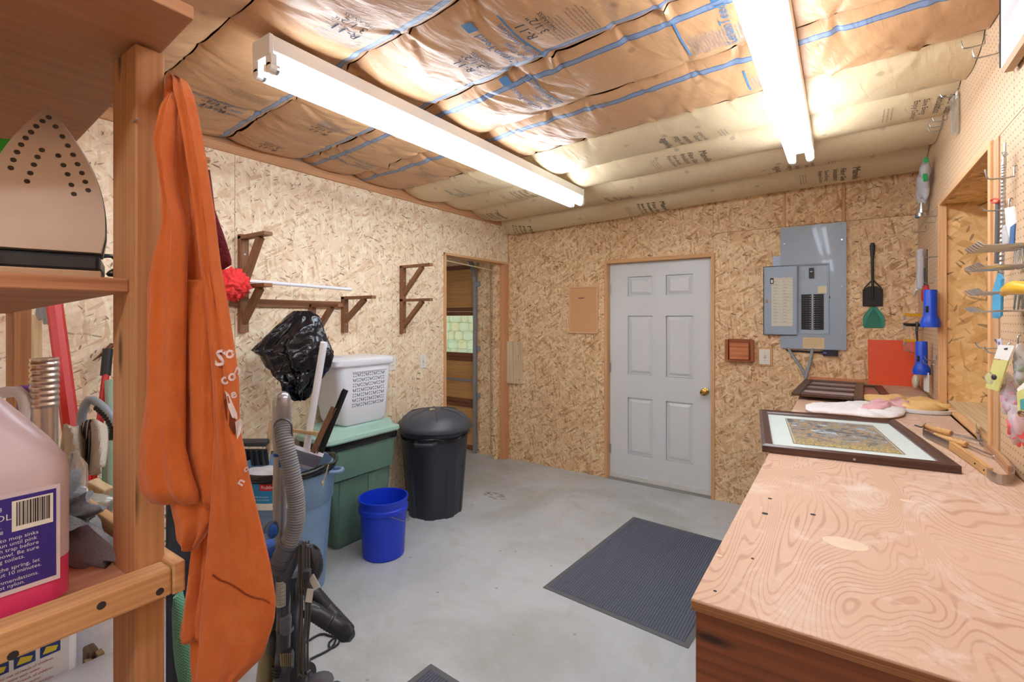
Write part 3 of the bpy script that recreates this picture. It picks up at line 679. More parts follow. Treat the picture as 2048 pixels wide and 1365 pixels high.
# green rectangular bin
GRN = plain('green_bin_plastic', S(104, 138, 122), .48, var=.10, bump=.1, scale=14); GLID = plain('mint_lid_plastic', S(166, 204, 190), .42, var=.05)
def rrect(x0, x1, y0, y1, z, r, n=5):
    out = []
    for cx_, cy_, a0 in ((x1-r, y1-r, 0), (x0+r, y1-r, pi/2), (x0+r, y0+r, pi), (x1-r, y0+r, 3*pi/2)):
        out += [(cx_+r*cos(a0+pi/2*i/n), cy_+r*sin(a0+pi/2*i/n), z) for i in range(n+1)]
    return out
t = thing('rectangular_bin', 'green rectangular bin with mint green lid under the laundry hamper', 'trash can', (-2.80, 2.1, 0))
MB().loft([rrect(-2.965, -2.735, 1.955, 2.36, .0, .03), rrect(-2.965, -2.72, 1.94, 2.365, .03, .035), rrect(-2.968, -2.69, 1.875, 2.385, .46, .04), rrect(-2.97, -2.665, 1.862, 2.39, .475, .04), rrect(-2.97, -2.645, 1.83, 2.395, .69, .04)]).build('body', GRN, t, smooth=40)
for y0, y1 in ((1.95, 2.04), (2.18, 2.24)):
    MB().hexa([(-2.745, y0, .04), (-2.719, y0, .04), (-2.719, y1, .04), (-2.745, y1, .04), (-2.71, y0-.01, .455), (-2.683, y0-.01, .455), (-2.683, y1, .455), (-2.71, y1, .455)]).build('flute', GRN, t, .004)
MB().loft([rrect(-2.972, -2.638, 1.822, 2.40, .675, .04), rrect(-2.974, -2.632, 1.817, 2.402, .70, .04), rrect(-2.972, -2.636, 1.82, 2.40, .73, .04)]).build('bag_edge', BF, t, smooth=40)
MB().loft([rrect(-2.978, -2.622, 1.80, 2.415, .725, .05), rrect(-2.978, -2.617, 1.795, 2.418, .735, .05), rrect(-2.978, -2.62, 1.80, 2.415, .755, .05), rrect(-2.972, -2.65, 1.83, 2.39, .762, .05), rrect(-2.965, -2.665, 1.85, 2.375, .80, .05), rrect(-2.955, -2.68, 1.87, 2.36, .808, .04)]).build('lid', GLID, t, smooth=35)
# white laundry hamper on it
k = NT('hamper_lattice'); uv = k.uv(); q = k.n('VectorMath', {0: uv, 1: (7, 7, 1)}, operation='MULTIPLY').outputs[0]
k.set(Base_Color=S(226, 230, 238), Roughness=.4); HL = k.m
HW = plain('hamper_plastic', S(236, 239, 246), .35, var=.02)
t = thing('laundry_hamper', 'white plastic laundry hamper with pierced side on the green bin', 'hamper', (-2.8, 2.15, .809))
hz = .812
MB().loft([rrect(-2.935, -2.69, 1.985, 2.315, hz, .03), rrect(-2.95, -2.675, 1.965, 2.33, hz+.03, .035), rrect(-2.962, -2.662, 1.93, 2.345, hz+.20, .05), rrect(-2.972, -2.652, 1.90, 2.36, hz+.405, .05)]).build('basket', HW, t, smooth=40)
MB().loft([rrect(-2.98, -2.642, 1.885, 2.37, hz+.395, .05), rrect(-2.982, -2.636, 1.88, 2.375, hz+.405, .05), rrect(-2.982, -2.638, 1.882, 2.373, hz+.435, .05), rrect(-2.965, -2.66, 1.905, 2.35, hz+.447, .05)]).build('lid', HW, t, smooth=35)
B('lid_catch', (-2.84, 1.96, hz+.447), (-2.81, 2.06, hz+.453), plain('pale_grey_plastic', S(206, 208, 214), .4), t, .002)
m = MB(); holes = MB()
def hx(z): return -2.652-(.405-(z-hz))*.048 if z-hz > .2 else -2.662-(.2-(z-hz))*.075
for iz in range(7):
    for iy in range(8):
        cy_ = 2.035+iy*.0335; cz = hz+.335-iz*.0335
        if (iz+iy) % 2:
            sh = [(dy_, 0, .0042, .012, .35*s_) for dy_, s_ in ((-.008, 1), (.008, -1))]
        else: sh = [(dy_, dz_, .0042, .0048, 0) for dy_ in (-.0085, .0085) for dz_ in (-.008, .008)]
        for dy_, dz_, a_, b_, r_ in sh:
            pts = []
            for i in range(8):
                u_, v_ = a_*cos(i*pi/4), b_*sin(i*pi/4); yy = u_*cos(r_)-v_*sin(r_); zz = u_*sin(r_)+v_*cos(r_)
                z_ = cz+dz_+zz; pts.append((hx(z_)+.0012, cy_+dy_+yy, z_))
            holes.prism(pts, (-.003, 0, 0))
ho = holes.build('pierced_openings', plain('hamper_inside', S(120, 124, 134), .6), t); ho['kind'] = 'stuff'
B('lattice_lip', (-2.662, 2.015, hz+.352), (-2.650, 2.30, hz+.362), MC['pale_grey_plastic'], t, .002)
# blue bucket
BB = plain('cobalt_plastic', S(22, 62, 214), .32, var=.04)
cx, cy = -2.45, 2.10
t = thing('bucket', 'empty bright blue plastic bucket on the floor before the green bin', 'bucket', (cx, cy, 0))
MB().lathe((cx, cy, 0), [(.0, .004), (.125, 0), (.131, .006), (.146, .285), (.152, .287), (.156, .29), (.156, .315), (.149, .32), (.149, .335), (.152, .338), (.153, .36), (.157, .362), (.157, .372), (.148, .372), (.146, .36), (.128, .012), (.0, .012)], 48, caps=False).build('pail', BB, t, smooth=35)
m = MB().tube([V((cx+.160*cos(a), cy+.160*sin(a), .30-.10*sin((a+.5)/3.14*pi))) for a in [-.5+3.14*i/20 for i in range(21)]], .0022, 6); m.build('bail_handle', STEEL, t)
for a in (-.5, 2.64): MB().lathe((cx+.154*cos(a), cy+.154*sin(a), .30), [(.014, 0), (.012, .01)], 12, (cos(a), sin(a), 0)).build('handle_lug', BB, t)
# ================================================================== VACUUM CLEANER
VT = 1.82
def Q(px, py, d=0.): return P(px, py, T=VT+d)
SILV = plain('silver_paint', S(178, 178, 184), .28, .7, var=.05, scale=8); HOSE = plain('grey_hose', S(136, 138, 142), .45, var=.08, bump=.1)
VBLK = plain('vacuum_black', S(84, 87, 98), .22, var=.04, coat=.4); SMOKE = plain('smoky_clear_plastic', S(128, 128, 142), .1, var=0, alpha=.75); GOLD = plain('grey_gold_plastic', S(160, 150, 112), .3, .3)
VBLUE = plain('vacuum_blue', S(40, 98, 190), .3); BHOSE = plain('black_hose', S(52, 55, 62), .3, bump=.1)
vb = Q(585, 1365); vb.z = 0
t = thing('vacuum_cleaner', 'upright silver and black vacuum cleaner with grey hose and coiled cord', 'vacuum cleaner', vb)
fw = lambda pts, r, name, mat_, n=12, step=.02, rib=0: MB().tube(pts, r, n, step, rib).build(name, mat_, t, smooth=50)
# handle: a rounded grip opening onto the hose
rows = [(565, 784, 5), (565, 788, 11), (565, 796, 15), (564.5, 812, 17), (564, 832, 17.5), (564, 850, 17.5), (564, 866, 17.5), (562, 880, 14)]
def face_rings(rows, dep, d0=0, n=20, mat_=None):
    rings = []
    for cx, cy, hw in rows:
        c = Q(cx, cy, d0); s_ = (VT+d0)/F
        rings.append([c+RIGHT*(hw*s_*cos(a))+FWD*(dep*min(1, hw/15)*sin(a)) for a in [2*pi*i/n for i in range(n)]])
    return rings
MB().loft(face_rings(rows, .030)).build('grip', SILV, t, smooth=60)
fw([Q(554, 800, .02), Q(553, 850, .025), Q(555, 900, .01)], .016, 'grip_back', SILV)
MB().tube([Q(566+17.5*cos(a), 858+15*sin(a)-4, -.028) for a in [pi+pi*i/14 for i in range(15)]]+[Q(584, 880, -.02)], .004, 6).build('grip_opening', VBLK, t, smooth=60)
fw([Q(564, 850, -.006), Q(570, 885, -.03), Q(578, 920, -.035), Q(586, 960, -.035), Q(592, 1000, -.03), Q(592, 1040, -.03), Q(584, 1072, -.03), Q(574, 1096, -.03)], .029, 'hose', HOSE, 18, .0045, .10)
# wand
def wand(y): return 557.5+(y-870)*.0125
MB().loft(face_rings([(wand(y), y, h) for y, h in ((862, 9.5), (905, 10), (960, 12), (962, 12.5), (1005, 13), (1050, 12), (1078, 11), (1095, 10))], .026, .03)).build('wand', SILV, t, smooth=60)
MB().loft(face_rings([(wand(y), y, 10.8) for y in (906, 912)], .0275, .03)).build('wand_band', VBLUE, t)
MB().obox(Q(563, 926, -.0), (.017, .012, .038), RZ(YAW)).build('wand_button', VBLUE, t, .004)
fw([Q(564, 935, .0), Q(566, 945, .0), Q(565, 955, .0)], .008, 'wand_latch', SILV)
# hose elbow, canister, spine
fw([Q(578, 1086, -.03), Q(566, 1110, -.03), Q(553, 1138, -.02)], .034, 'hose_cuff', SMOKE, 18)
for y_, x_ in ((1092, 575), (1112, 565), (1128, 557)):
    MB().lathe(Q(x_, y_, -.028), [(.036, -.003), (.037, 0), (.036, .003)], 20, Q(578, 1086)-Q(553, 1138)).build('cuff_ring', VBLK, t, smooth=40)
MB().lathe(Q(540, 1225, .05), [(.05, -.10), (.058, .0), (.062, .19), (.055, .20)], 24).build('dust_canister', SMOKE, t, smooth=40)
MB().lathe(Q(540, 1100, .05), [(.056, -.035), (.058, 0), (.050, .02), (.0, .024)], 24).build('canister_cap', VBLUE, t, smooth=40)
MB().lathe(Q(540, 1112, .05), [(.059, -.02), (.060, 0)], 24).build('canister_band', GOLD, t, smooth=40)
fw([Q(528, 1064, .03), Q(536, 1052, .02), Q(546, 1048, .02), Q(552, 1060, .02)], .010, 'canister_handle', SMOKE)
MB().ell(Q(544, 1062, .0), .022, .02, .03, 12, 8).build('blue_latch', VBLUE, t, smooth=60)
MB().loft(face_rings([(600, 1085, 6), (590, 1110, 12), (577, 1140, 15), (568, 1160, 14), (567, 1230, 13), (567, 1262, 14), (566, 1300, 14), (565, 1345, 16), (562, 1368, 18)], .036, .0)).build('spine_duct', VBLK, t, smooth=45)
MB().loft(face_rings([(571, 1232, 10), (571, 1236, 11), (571, 1262, 11), (571, 1266, 10)], .036, -.018)).build('spine_clip', SMOKE, t, smooth=45)
MB().loft(face_rings([(570, 1256, 15), (570, 1263, 15.5)], .042, -.005)).build('spine_collar', VBLK, t, smooth=45)
lab = MB().grid(lambda u, v: Q(567+12*sin((u-.5)*2), 1155+v*50, -.002)-FWD*(.037*cos((u-.5)*1.9)), 10, 3).build('rating_label', plain('silver_label', S(214, 212, 196), .35, .3), t)
m = MB()
for i in range(11):
    yy = 1160+i*4; m.text(['WARNING electric shock', '120V 60Hz 12A', 'Do not use outdoors', 'keep hair away'][i % 4], .0062, lambda a, b, yy=yy: Q(567+12*sin((a/.055-.55)*2), yy, -.004)-FWD*(.037*cos((a/.055-.55)*1.9))+V((0, 0, b)))
m.build('label_print', INK, lab)
MB().loft(face_rings([(592, 1150, 9), (590, 1180, 12), (588, 1230, 13), (588, 1290, 15), (592, 1340, 20), (595, 1368, 24)], .05, .06)).build('motor_column', VBLK, t, smooth=45)
MB().loft(face_rings([(545, 1200, 14), (543, 1240, 16), (540, 1300, 18), (536, 1366, 22)], .05, .04)).build('filter_column', GOLD, t, smooth=45)
MB().loft(face_rings([(549, 1268, 9), (548, 1300, 10)], .05, -.006)).build('exhaust_grille', DGREY, t, smooth=45)
for i in range(6): MB().bar(Q(561.5+i*4.3, 1308, -.042), Q(563+i*4.0, 1333, -.044), .0035, .006).build('vent_slat', GOLD, t)
MB().loft(face_rings([(572, 1302, 12), (573, 1310, 13.5), (574, 1334, 13), (574, 1338, 12)], .034, -.010)).build('vent_housing', VBLK, t, smooth=45)
for i in range(4): fw([Q(545, 1336+i*6, -.03), Q(552, 1340+i*6, -.045), Q(559, 1337+i*6, -.04)], .004, 'cable_sleeve', BLACKP, 6)
MB().box((vb.x-.13, vb.y-.10, .02), (vb.x+.10, vb.y+.12, .10)).build('floor_head', VBLK, t, .02)
for dx in (-.12, .09): MB().lathe((vb.x+dx, vb.y+.10, .06), [(.06, 0), (.06, .03)], 20, (1, 0, 0)).build('wheel', DGREY, t, smooth=40)
tag_m = MB().ell(Q(640, 1364, -.02), .05, .05, .02, 14, 8); tag_m.build('head_cover', SMOKE, t, smooth=60)
# wound cord on two hooks
COR = plain('cord_grey', S(98, 97, 98), .5)
for y_ in (1092, 1345): MB().bar(Q(598, y_, .02), Q(618, y_, -.04), .018, .012).build('cord_hook', VBLK, t, .003)
m = MB(); random.seed(5)
for i in range(9):
    x_ = 597+i*2.7; dd = -.035+random.uniform(-.012, .012); y0 = 1086+random.uniform(-5, 8); y1 = 1350+random.uniform(-12, 10)
    m.tube([Q(x_+random.uniform(-1, 1), y0, dd), Q(x_+random.uniform(-1, 1), 1150, dd), Q(x_+1+random.uniform(-2, 2), 1220, dd), Q(x_-1+random.uniform(-2, 2), 1290, dd), Q(x_-1, y1, dd)], .0037, 6, .02)
m.tube([Q(597, 1348, -.04), Q(604, 1353, -.045), Q(614, 1352, -.04), Q(619, 1345, -.03)], .0037, 6, .01).tube([Q(618, 1095, -.03), Q(622, 1100, 0), Q(630, 1130, .03), Q(640, 1115, .06), Q(638, 1100, .06), Q(626, 1090, .03), Q(621, 1092, -.01)], .0037, 6, .015)
m.build('power_cord', COR, t, smooth=60)
MB().obox(Q(614, 1148, -.05), (.028, .025, .03), RZ(YAW)).obox(Q(615, 1165, -.05), (.014, .016, .04), RZ(YAW)).build('plug', DGREY, t, .005)
MB().obox(Q(619, 1192, -.05), (.024, .002, .05), RZ(YAW)@Matrix.Rotation(.15, 3, 'Y')).obox(Q(628, 1165, -.035), (.026, .002, .055), RZ(YAW)@Matrix.Rotation(-.5, 3, 'Y')).build('cord_tag', PAPER, t)
# lower black hose looping out to the right
fw([Q(618, 1100, .05), Q(630, 1118, .05), Q(632, 1140, .04), Q(622, 1158, .03), Q(608, 1170, .02)], .026, 'side_elbow', BHOSE, 16, .006, .05)
fw([Q(610, 1175, .08), Q(626, 1185, .08), Q(655, 1218, .08), Q(680, 1245, .07), Q(697, 1265, .04)], .026, 'lower_hose', BHOSE, 16, .0055, .09)
fw([Q(612, 1218, .0), Q(630, 1226, .0), Q(660, 1245, .01), Q(682, 1258, .02), Q(692, 1268, .04), Q(697, 1265, .04)], .030, 'lower_hose', BHOSE, 16, .0055, .09)
cp = [V((p.x, p.y, .006)) for p in (P(600, 1296, Z=0), P(640, 1272, Z=0), P(664, 1276, Z=0), P(680, 1274, Z=0), P(676, 1292, Z=0), P(660, 1300, Z=0), P(659, 1288, Z=0), P(672, 1278, Z=0), P(662, 1300, Z=0), P(620, 1322, Z=0))]
tag(MB().tube(cp, .005, 7, .02).build('extension_cord', BLACKP, smooth=60), 'black cord end lying on the concrete beside the vacuum hose', 'cord')
# ================================================================== LEFT WALL: brackets, rail, duster, bag, switch
def bracket(y, z0, z1, arms, L, name_label, w=.038):
    t = thing('shelf_bracket', name_label, 'bracket', (XL, y, z0), 'wooden shelf brackets on the left wall')
    B('upright', (XL, y-w/2, z0), (XL+.038, y+w/2, z1), DARKW, t, .002)
    for za, zd in arms:
        B('arm', (XL+.0, y-w/2, za), (XL+L, y+w/2, za+.022), DARKW, t, .002)
        MB().bar((XL+.02, y, zd), (XL+L*.72, y, za+.0), w*.9, .03, V((0, 1, 0))).build('brace', DARKW, t, .002)
    for z in (z0+.02, z0+.06, z1-.12): MB().lathe((XL+.038, y, z), [(.006, 0), (.004, .002)], 8, (1, 0, 0)).build('screw', STEEL, t)
    return t
bracket(1.473, 1.44, 2.03, ((2.0, 1.72), (1.705, 1.50)), .30, 'double wooden wall bracket nearest the orange garment holding the white pole', .05)
bracket(2.19, 1.42, 1.68, ((1.66, 1.50),), .34, 'single arm wooden wall bracket at the far end of the white pole')
bracket(2.75, 1.40, 1.95, ((1.935, 1.71), (1.66, 1.45)), .34, 'double wooden wall bracket nearest the garage doorway')
bracket(1.93, 1.30, 1.62, ((1.60, 1.38),), .33, 'small wooden wall bracket behind the black plastic bag')
tag(B('wall_batten', (XL, 1.40, 1.595), (XL+.018, 2.165, 1.645), DARKW, None, .002), 'brown wooden batten along the pale strand board wall behind the white pole', 'batten')
bt = bpy.data.objects['wall_batten']
dp = thing('duster', 'white pole duster with red fluffy head lying across the wall brackets', 'duster', P(466, 570, X=-2.83))
pa, pb = P(480, 574, X=-2.80), P(702, 592, X=-2.80)
zz = 1.74; pa.z = zz; pb.z = zz-.015
MB().tube([pa, pb], .011, 10).build('pole', WHITEP, dp, smooth=60)
MB().ell(P(464, 569, X=-2.82), .085, .085, .085, 64, 44, 1, lambda d: d*(1+.30*noise.noise(d*60)+.14*noise.noise(d*140))).build('fluffy_head', plain('red_fluff', S(246, 66, 66), .9, var=.08, bump=.8, scale=60), dp, smooth=80)
# crumpled black plastic bag on the small bracket
rows = [(622, 588, 622, .03), (632, 575, 636, .06), (650, 558, 645, .09), (668, 540, 652, .11), (685, 522, 656, .12), (700, 508, 660, .13), (712, 522, 664, .13), (735, 530, 660, .12), (745, 546, 650, .11), (762, 572, 640, .10), (780, 577, 622, .08), (795, 586, 614, .05), (801, 594, 606, .02)]
bt_ = 2.86
rings = []; nseg = 90
for iy in range(len(rows)*5-4):
    a, f_ = divmod(iy, 5); a = min(a, len(rows)-1); b = min(a+1, len(rows)-1); f_ /= 5
    y, l, r, th = [rows[a][q]*(1-f_)+rows[b][q]*f_ for q in range(4)]
    ring = []
    for j in range(nseg):
        an = 2*pi*j/nseg; c0 = P((l+r)/2, y, T=bt_); hw = (r-l)/2*bt_/F
        p = c0+RIGHT*(hw*cos(an))-FWD*(th*sin(an)*(1 if sin(an) > 0 else .25))
        dn = iy/60; wob = 1.3*noise.noise(V((an*.8, dn*3, 4)))
        nv = .55*sin(an*6+wob*2+dn*1.5)+.5*(abs(sin(an*9.5+wob*3-dn*4))-.5)+1.2*noise.noise(V((cos(an)*2, sin(an)*2, dn*6)))+.9*(.3-abs(noise.noise(V((cos(an)*5+dn*3, sin(an)*5, dn*14)))))
        nv *= .25+min(1, dn*1.8)
        ring.append(p+(RIGHT*cos(an)*.45-FWD*sin(an))*(nv*.032))
    rings.append(ring)
tag(MB().loft(rings).build('plastic_bag', plain('black_bag_film', S(22, 23, 30), .16, bump=.9, scale=26), smooth=70), 'crumpled glossy black plastic bag hanging on the pale wall', 'bag')
# switch and outlet on the left wall
def switch(cx, cy, cz, axis, label, back=None, two=False):
    t = thing('wall_outlet' if two else 'light_switch', label, 'outlet' if two else 'switch', (cx, cy, cz-.06))
    IV = plain('ivory_plastic', S(240, 236, 222), .35, var=.01)
    f = (lambda a, b, d: (cx+a, cy-d, cz+b)) if axis == 'y' else (lambda a, b, d: (cx+d, cy+a, cz+b))
    def bx_(n, a0, a1, b0, b1, d0, d1, m_, be=.002):
        B(n, f(a0, b0, d0), f(a1, b1, d1), m_, t, be)
    if back: bx_('wood_surround', -.054, .054, -.074, .074, 0, .010, TRIM); 
    d0 = .010 if back else 0
    bx_('cover_plate', -.039, .039, -.061, .061, d0, d0+.006, IV)
    if two:
        for b in (-.022, .022):
            bx_('socket_face', -.017, .017, b-.015, b+.015, d0+.006, d0+.008, IV, .001)
            for a in (-.007, .007): bx_('slot', a-.0015, a+.0015, b-.006, b+.006, d0+.008, d0+.0085, INK, 0)
    else:
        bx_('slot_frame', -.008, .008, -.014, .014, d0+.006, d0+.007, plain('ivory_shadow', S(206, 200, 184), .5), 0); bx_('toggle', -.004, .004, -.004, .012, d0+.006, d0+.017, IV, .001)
    for b in ((0,) if two else (-.03, .03)):
        q = f(0, b, d0+.006); MB().lathe(q, [(.0035, 0), (.003, .001)], 8, (0, -1, 0) if axis == 'y' else (1, 0, 0)).build('plate_screw', STEEL, t)
switch(XL, 2.998, 1.151, 'x', 'ivory light switch on the left wall beside the garage doorway')
switch(XL, 2.652, 1.165, 'x', 'white outlet half hidden behind the laundry hamper', None, True)
# ================================================================== SHELF UNIT AT THE LEFT EDGE
UX0, UX1 = -1.95, -.8366
su = thing('shelf_unit', 'open wooden shelf unit of old boards in the left foreground', 'shelf', (-1.1, 0, 0))
B('post', (-.9277, .263, 0), (UX1, .300, 1.925), FIR, su, .003, grain=2)
B('post', (-1.99, .3175, 0), (-1.90, .3555, 1.925), FIR, su, .003, grain=2)
B('post', (-.9277, -1.13, 0), (UX1, -1.09, 1.925), FIR, su, .003, grain=2); B('post', (-1.99, -1.13, 0), (-1.90, -1.09, 1.925), FIR, su, .003, grain=2)
m = MB().hexa([(-.717, .291, 1.93), (-.717, -1.2, 1.93), (-2.02, -1.2, 1.93), (-2.02, .383, 1.93), (-.717, .291, 1.948), (-.717, -1.2, 1.948), (-2.02, -1.2, 1.948), (-2.02, .383, 1.948)])
m.build('top_shelf', PLY, su, .002, grain=1)
m = MB().hexa([(-.86, .263, 1.567), (-.86, -1.09, 1.567), (-1.96, -1.09, 1.541), (-1.96, .316, 1.541), (-.86, .263, 1.587), (-.86, -1.09, 1.587), (-1.96, -1.09, 1.561), (-1.96, .316, 1.561)])
m.build('middle_shelf', wood('shelf_board', S(208, 156, 116), S(164, 106, 70), freq=.6), su, .002, grain=1)
B('lower_shelf', (-1.96, -1.09, 1.132), (-.838, .2965, 1.15), wood('lower_shelf_board', S(222, 168, 134), S(186, 126, 92), freq=.5), su, .001, grain=1)
B('front_rail', (-.8364, -1.13, 1.128), (-.80, .296, 1.168), FIR_L, su, .004, grain=1)
MB().tube([(-.905, .298, 1.80), (-.93, .40, 1.81)], .006, 6).build('hanging_peg', FIR, su); B('cross_rail', (-1.96, .2965, 1.126), (-.80, .3136, 1.172), FIR_L, su, .003, grain=0)
B('bottom_shelf', (-1.96, -1.09, .60), (-.93, .38, .62), PLY, su, .002, grain=1)
for px, py in ((320, 1184), (203, 1212), (26, 1312)):
    p = P(px, py, X=-.80); MB().lathe((-.8005, p.y, p.z), [(.0055, 0), (.005, .001)], 10, (1, 0, 0)).build('nail_head', INK, su)
for px, py in ((272, 243),):
    p = P(px, py, X=UX1); MB().tube([(UX1-.005, p.y-.001, p.z), (UX1+.010, p.y-.002, p.z+.001)], .0016, 6).build('nail', STEEL, su)
# clothes iron standing on its heel
ic = V((-.968, .197, 1.600)); nx = V((.965, -.26, .10)).normalized(); ux = V((0, 0, 1)); ax = ux.cross(nx).normalized(); uz = nx.cross(ax).normalized()
# ax runs across the sole (towards the right of the picture), uz up along it
t = thing('clothes_iron', 'steel soled clothes iron standing on its heel on the middle shelf', 'iron', ic)
SOLE = plain('worn_steel_sole', S(186, 172, 162), .30, .85, var=.12, scale=9)
def halfw(v):                                             # v 0 heel .. 1 tip
    return .066*max(0, (1-max(0, (v-.2)/.8)**2.1)) * (1 if v > .12 else .93+.07*v/.12)
def ip(a, v, d): return ic+ax*a+uz*(.028+v*.222)+nx*d
outl = [(-halfw(i/24), i/24) for i in range(25)]+[(halfw(1-i/24), 1-i/24) for i in range(1, 24)]+[(halfw(0), 0)]
MB().loft([[ip(a*s_, .5+(v-.5)*s_, d) for a, v in outl] for s_, d in ((1, .0), (1.0, .004), (.985, .0065))]).build('soleplate', SOLE, t, smooth=35)
m = MB(); hl = []
for x_, y_ in ((320, 750), (280, 780), (240, 817), (207, 857), (173, 897), (145, 940), (120, 987), (98, 1035), (83, 1083), (363, 798), (405, 850), (440, 900), (474, 950), (503, 1003), (531, 1053), (553, 1104), (572, 1153), (277, 952), (250, 997), (227, 1045), (205, 1097), (185, 1147), (381, 970), (413, 1022), (440, 1073), (464, 1134), (480, 1187)):
    hl.append(((x_-315)/355*.063*(1 if x_ > 315 else .92), (1535-y_)/855))
for a, v in hl: m.lathe(ip(a, v, .0064), [(.0035, 0), (.0035, .0004), (.0022, .0007)], 10, nx)
m.build('steam_holes', plain('hole_dark', S(50, 44, 40), .5), t)
MB().loft([[ip(a*s_, .5+(v-.5)*s_, d) for a, v in outl] for s_, d in ((1.02, -.002), (1.03, -.02), (.96, -.045), (.8, -.07))]).build('body', plain('iron_black', S(30, 30, 33), .35), t, smooth=45)
MB().hexa([ip(a, v, d) for v in (-.125, .0) for a, d in ((-.066, -.075), (.066, -.075), (.060, .002), (-.060, .002))]).build('heel_rest', MC['iron_black'], t, .006)
MB().tube([ip(0, .05, -.06), ip(0, .15, -.11), ip(0, .55, -.115), ip(0, .75, -.07)], .016, 10, .02).build('handle', MC['iron_black'], t, smooth=60)
MB().tube([ip(.05, .02, -.05), ip(.075, .06, -.07), ip(.085, .0, -.09), ip(.07, -.08, -.07), ip(.085, -.12, -.03), ip(.09, -.13, -.06), ip(.08, -.1, -.10)], .0035, 6, .01).build('cord', BLACKP, t, smooth=60)
tag(MB().obox((-.972, .172, 1.5925), (.13, .16, .011), RZ(-.15)).build('iron_rest_pad', plain('beige_pad', S(196, 162, 126), .7), bevel=.002), 'beige board under the clothes iron', 'board')
# behind the iron
t = thing('spray_bottle', 'blue spray bottle with bright green nozzle behind the iron', 'bottle', P(8, 545, T=.80))
o = P(8, 420, T=.80); MB().lathe((o.x, o.y, 1.585), [(.034, 0), (.035, .12), (.014, .17), (.014, .19)], 18).build('bottle', VBLUE, t, smooth=40)
MB().obox((o.x, o.y, 1.815), (.05, .02, .022), RZ(.8)).lathe((o.x, o.y, 1.775), [(.014, 0), (.014, .03)], 12).obox(V((o.x, o.y, 1.825))+V((.02, .03, 0)), (.016, .04, .016), RZ(-.6)).build('nozzle', plain('lime_plastic', S(60, 190, 70), .35), t, .003)
o = P(-6, 470, T=.66); t = thing('carton', 'brown and black carton at the left edge beside the iron', 'box', (o.x, o.y, 1.58)); B('carton_body', (o.x-.10, o.y-.08, 1.588), (o.x-.015, o.y+.0, 1.625), REDW, t, .002); B('carton_side', (o.x-.015, o.y-.08, 1.588), (o.x-.012, o.y+.001, 1.625), BLACKP, t)
# things on the lower shelf
JX = V((-.932, .085, 1.151))
JP = plain('milky_lilac_plastic', S(226, 208, 216), .3, var=.03, alpha=.92); PINK = plain('pink_liquid', S(232, 70, 120), .25, var=.03)
t = thing('cleaner_jug', 'milky gallon jug of pink liquid with purple label on the lower shelf', 'jug', JX)
jr = lambda w_, z, r=.03: [(x, y, JX.z+z) for x, y, _ in rrect(JX.x-w_, JX.x+w_, JX.y-w_*1.45, JX.y+w_*1.45, 0, min(r, w_*.9), 6)]
MB().loft([jr(.072, .0), jr(.080, .008), jr(.080, .062)]).build('pink_part', PINK, t, smooth=40)
MB().loft([jr(.0802, .06), jr(.0802, .175), jr(.079, .190, .035), jr(.070, .214, .04), jr(.055, .245, .045), jr(.034, .285, .03), jr(.021, .305, .02), jr(.021, .325, .02)]).build('milky_part', JP, t, smooth=60)
MB().lathe((JX.x, JX.y, JX.z+.315), [(.024, 0), (.024, .02), (.0, .021)], 20).build('cap', WHITEP, t)
MB().tube([(JX.x-.03, JX.y-.03, JX.z+.28), (JX.x-.07, JX.y-.08, JX.z+.25), (JX.x-.075, JX.y-.09, JX.z+.18)], .014, 10, .02).build('handle', JP, t, smooth=60)
PUR = plain('purple_label', S(58, 46, 140), .4, var=.03)
lx = JX.x+.0812
LY = JX.y+.042
def jl(y, z): return (lx, LY+y, JX.z+z)
lb = MB().add([jl(-.075, .035), jl(.059, .035), jl(.059, .160), jl(-.075, .160)], [(0, 1, 2, 3)]).build('label', plain('label_white', S(226, 214, 222), .5), t)
lp = lambda y0, z0: (lambda a, b: (lx+.0006, LY+y0+a, JX.z+z0+b))
MB().add([(lx+.0003, LY+a, JX.z+b) for a, b in ((-.074, .041), (.055, .041), (.055, .155), (-.074, .155))], [(0, 1, 2, 3)]).build('label_ground', PUR, lb)
bw = MB().add([(lx+.0006, LY+a, JX.z+b) for a, b in ((.014, .112), (.052, .112), (.052, .150), (.014, .150))], [(0, 1, 2, 3)]).build('barcode_ground', PAPER, lb)
m = MB(); random.seed(11); y_ = .018
while y_ < .049:
    w_ = random.choice((.0006, .0011, .0016)); m.add([(lx+.0008, LY+a, JX.z+b) for a, b in ((y_, .118), (y_+w_, .118), (y_+w_, .148), (y_, .148))], [(0, 1, 2, 3)]); y_ += w_+random.choice((.0006, .001))
m.build('barcode', INK, lb)
m = MB()
for s_, sz, y0, z0 in (('Product #993', .0075, -.036, .140), ('ECOL', .011, -.014, .128), ('Chemicals Co.', .006, -.03, .119), ('Waterloo 50388', .006, -.034, .112), ('ed, full strength, into mop sinks', .0066, -.046, .102), ('turn it on and let it run until pink', .0066, -.052, .0955), ('Proof run into each trap before', .0066, -.046, .089), ('Blueness is visible in the bowl. Be sure', .0066, -.064, .0825), ('and traps including toilets.', .0066, -.044, .076), ('flush the water system in the spring, let', .0066, -.066, .066), ('water runs clear, about 10 minutes.', .0066, -.054, .0595), ('facturer\'s recommendations.', .0066, -.038, .050), ('all plastic except nylon.', .0066, -.036, .044)):
    m.text(s_, sz, lp(y0, z0))
m.build('label_print', WHITEP, lb)
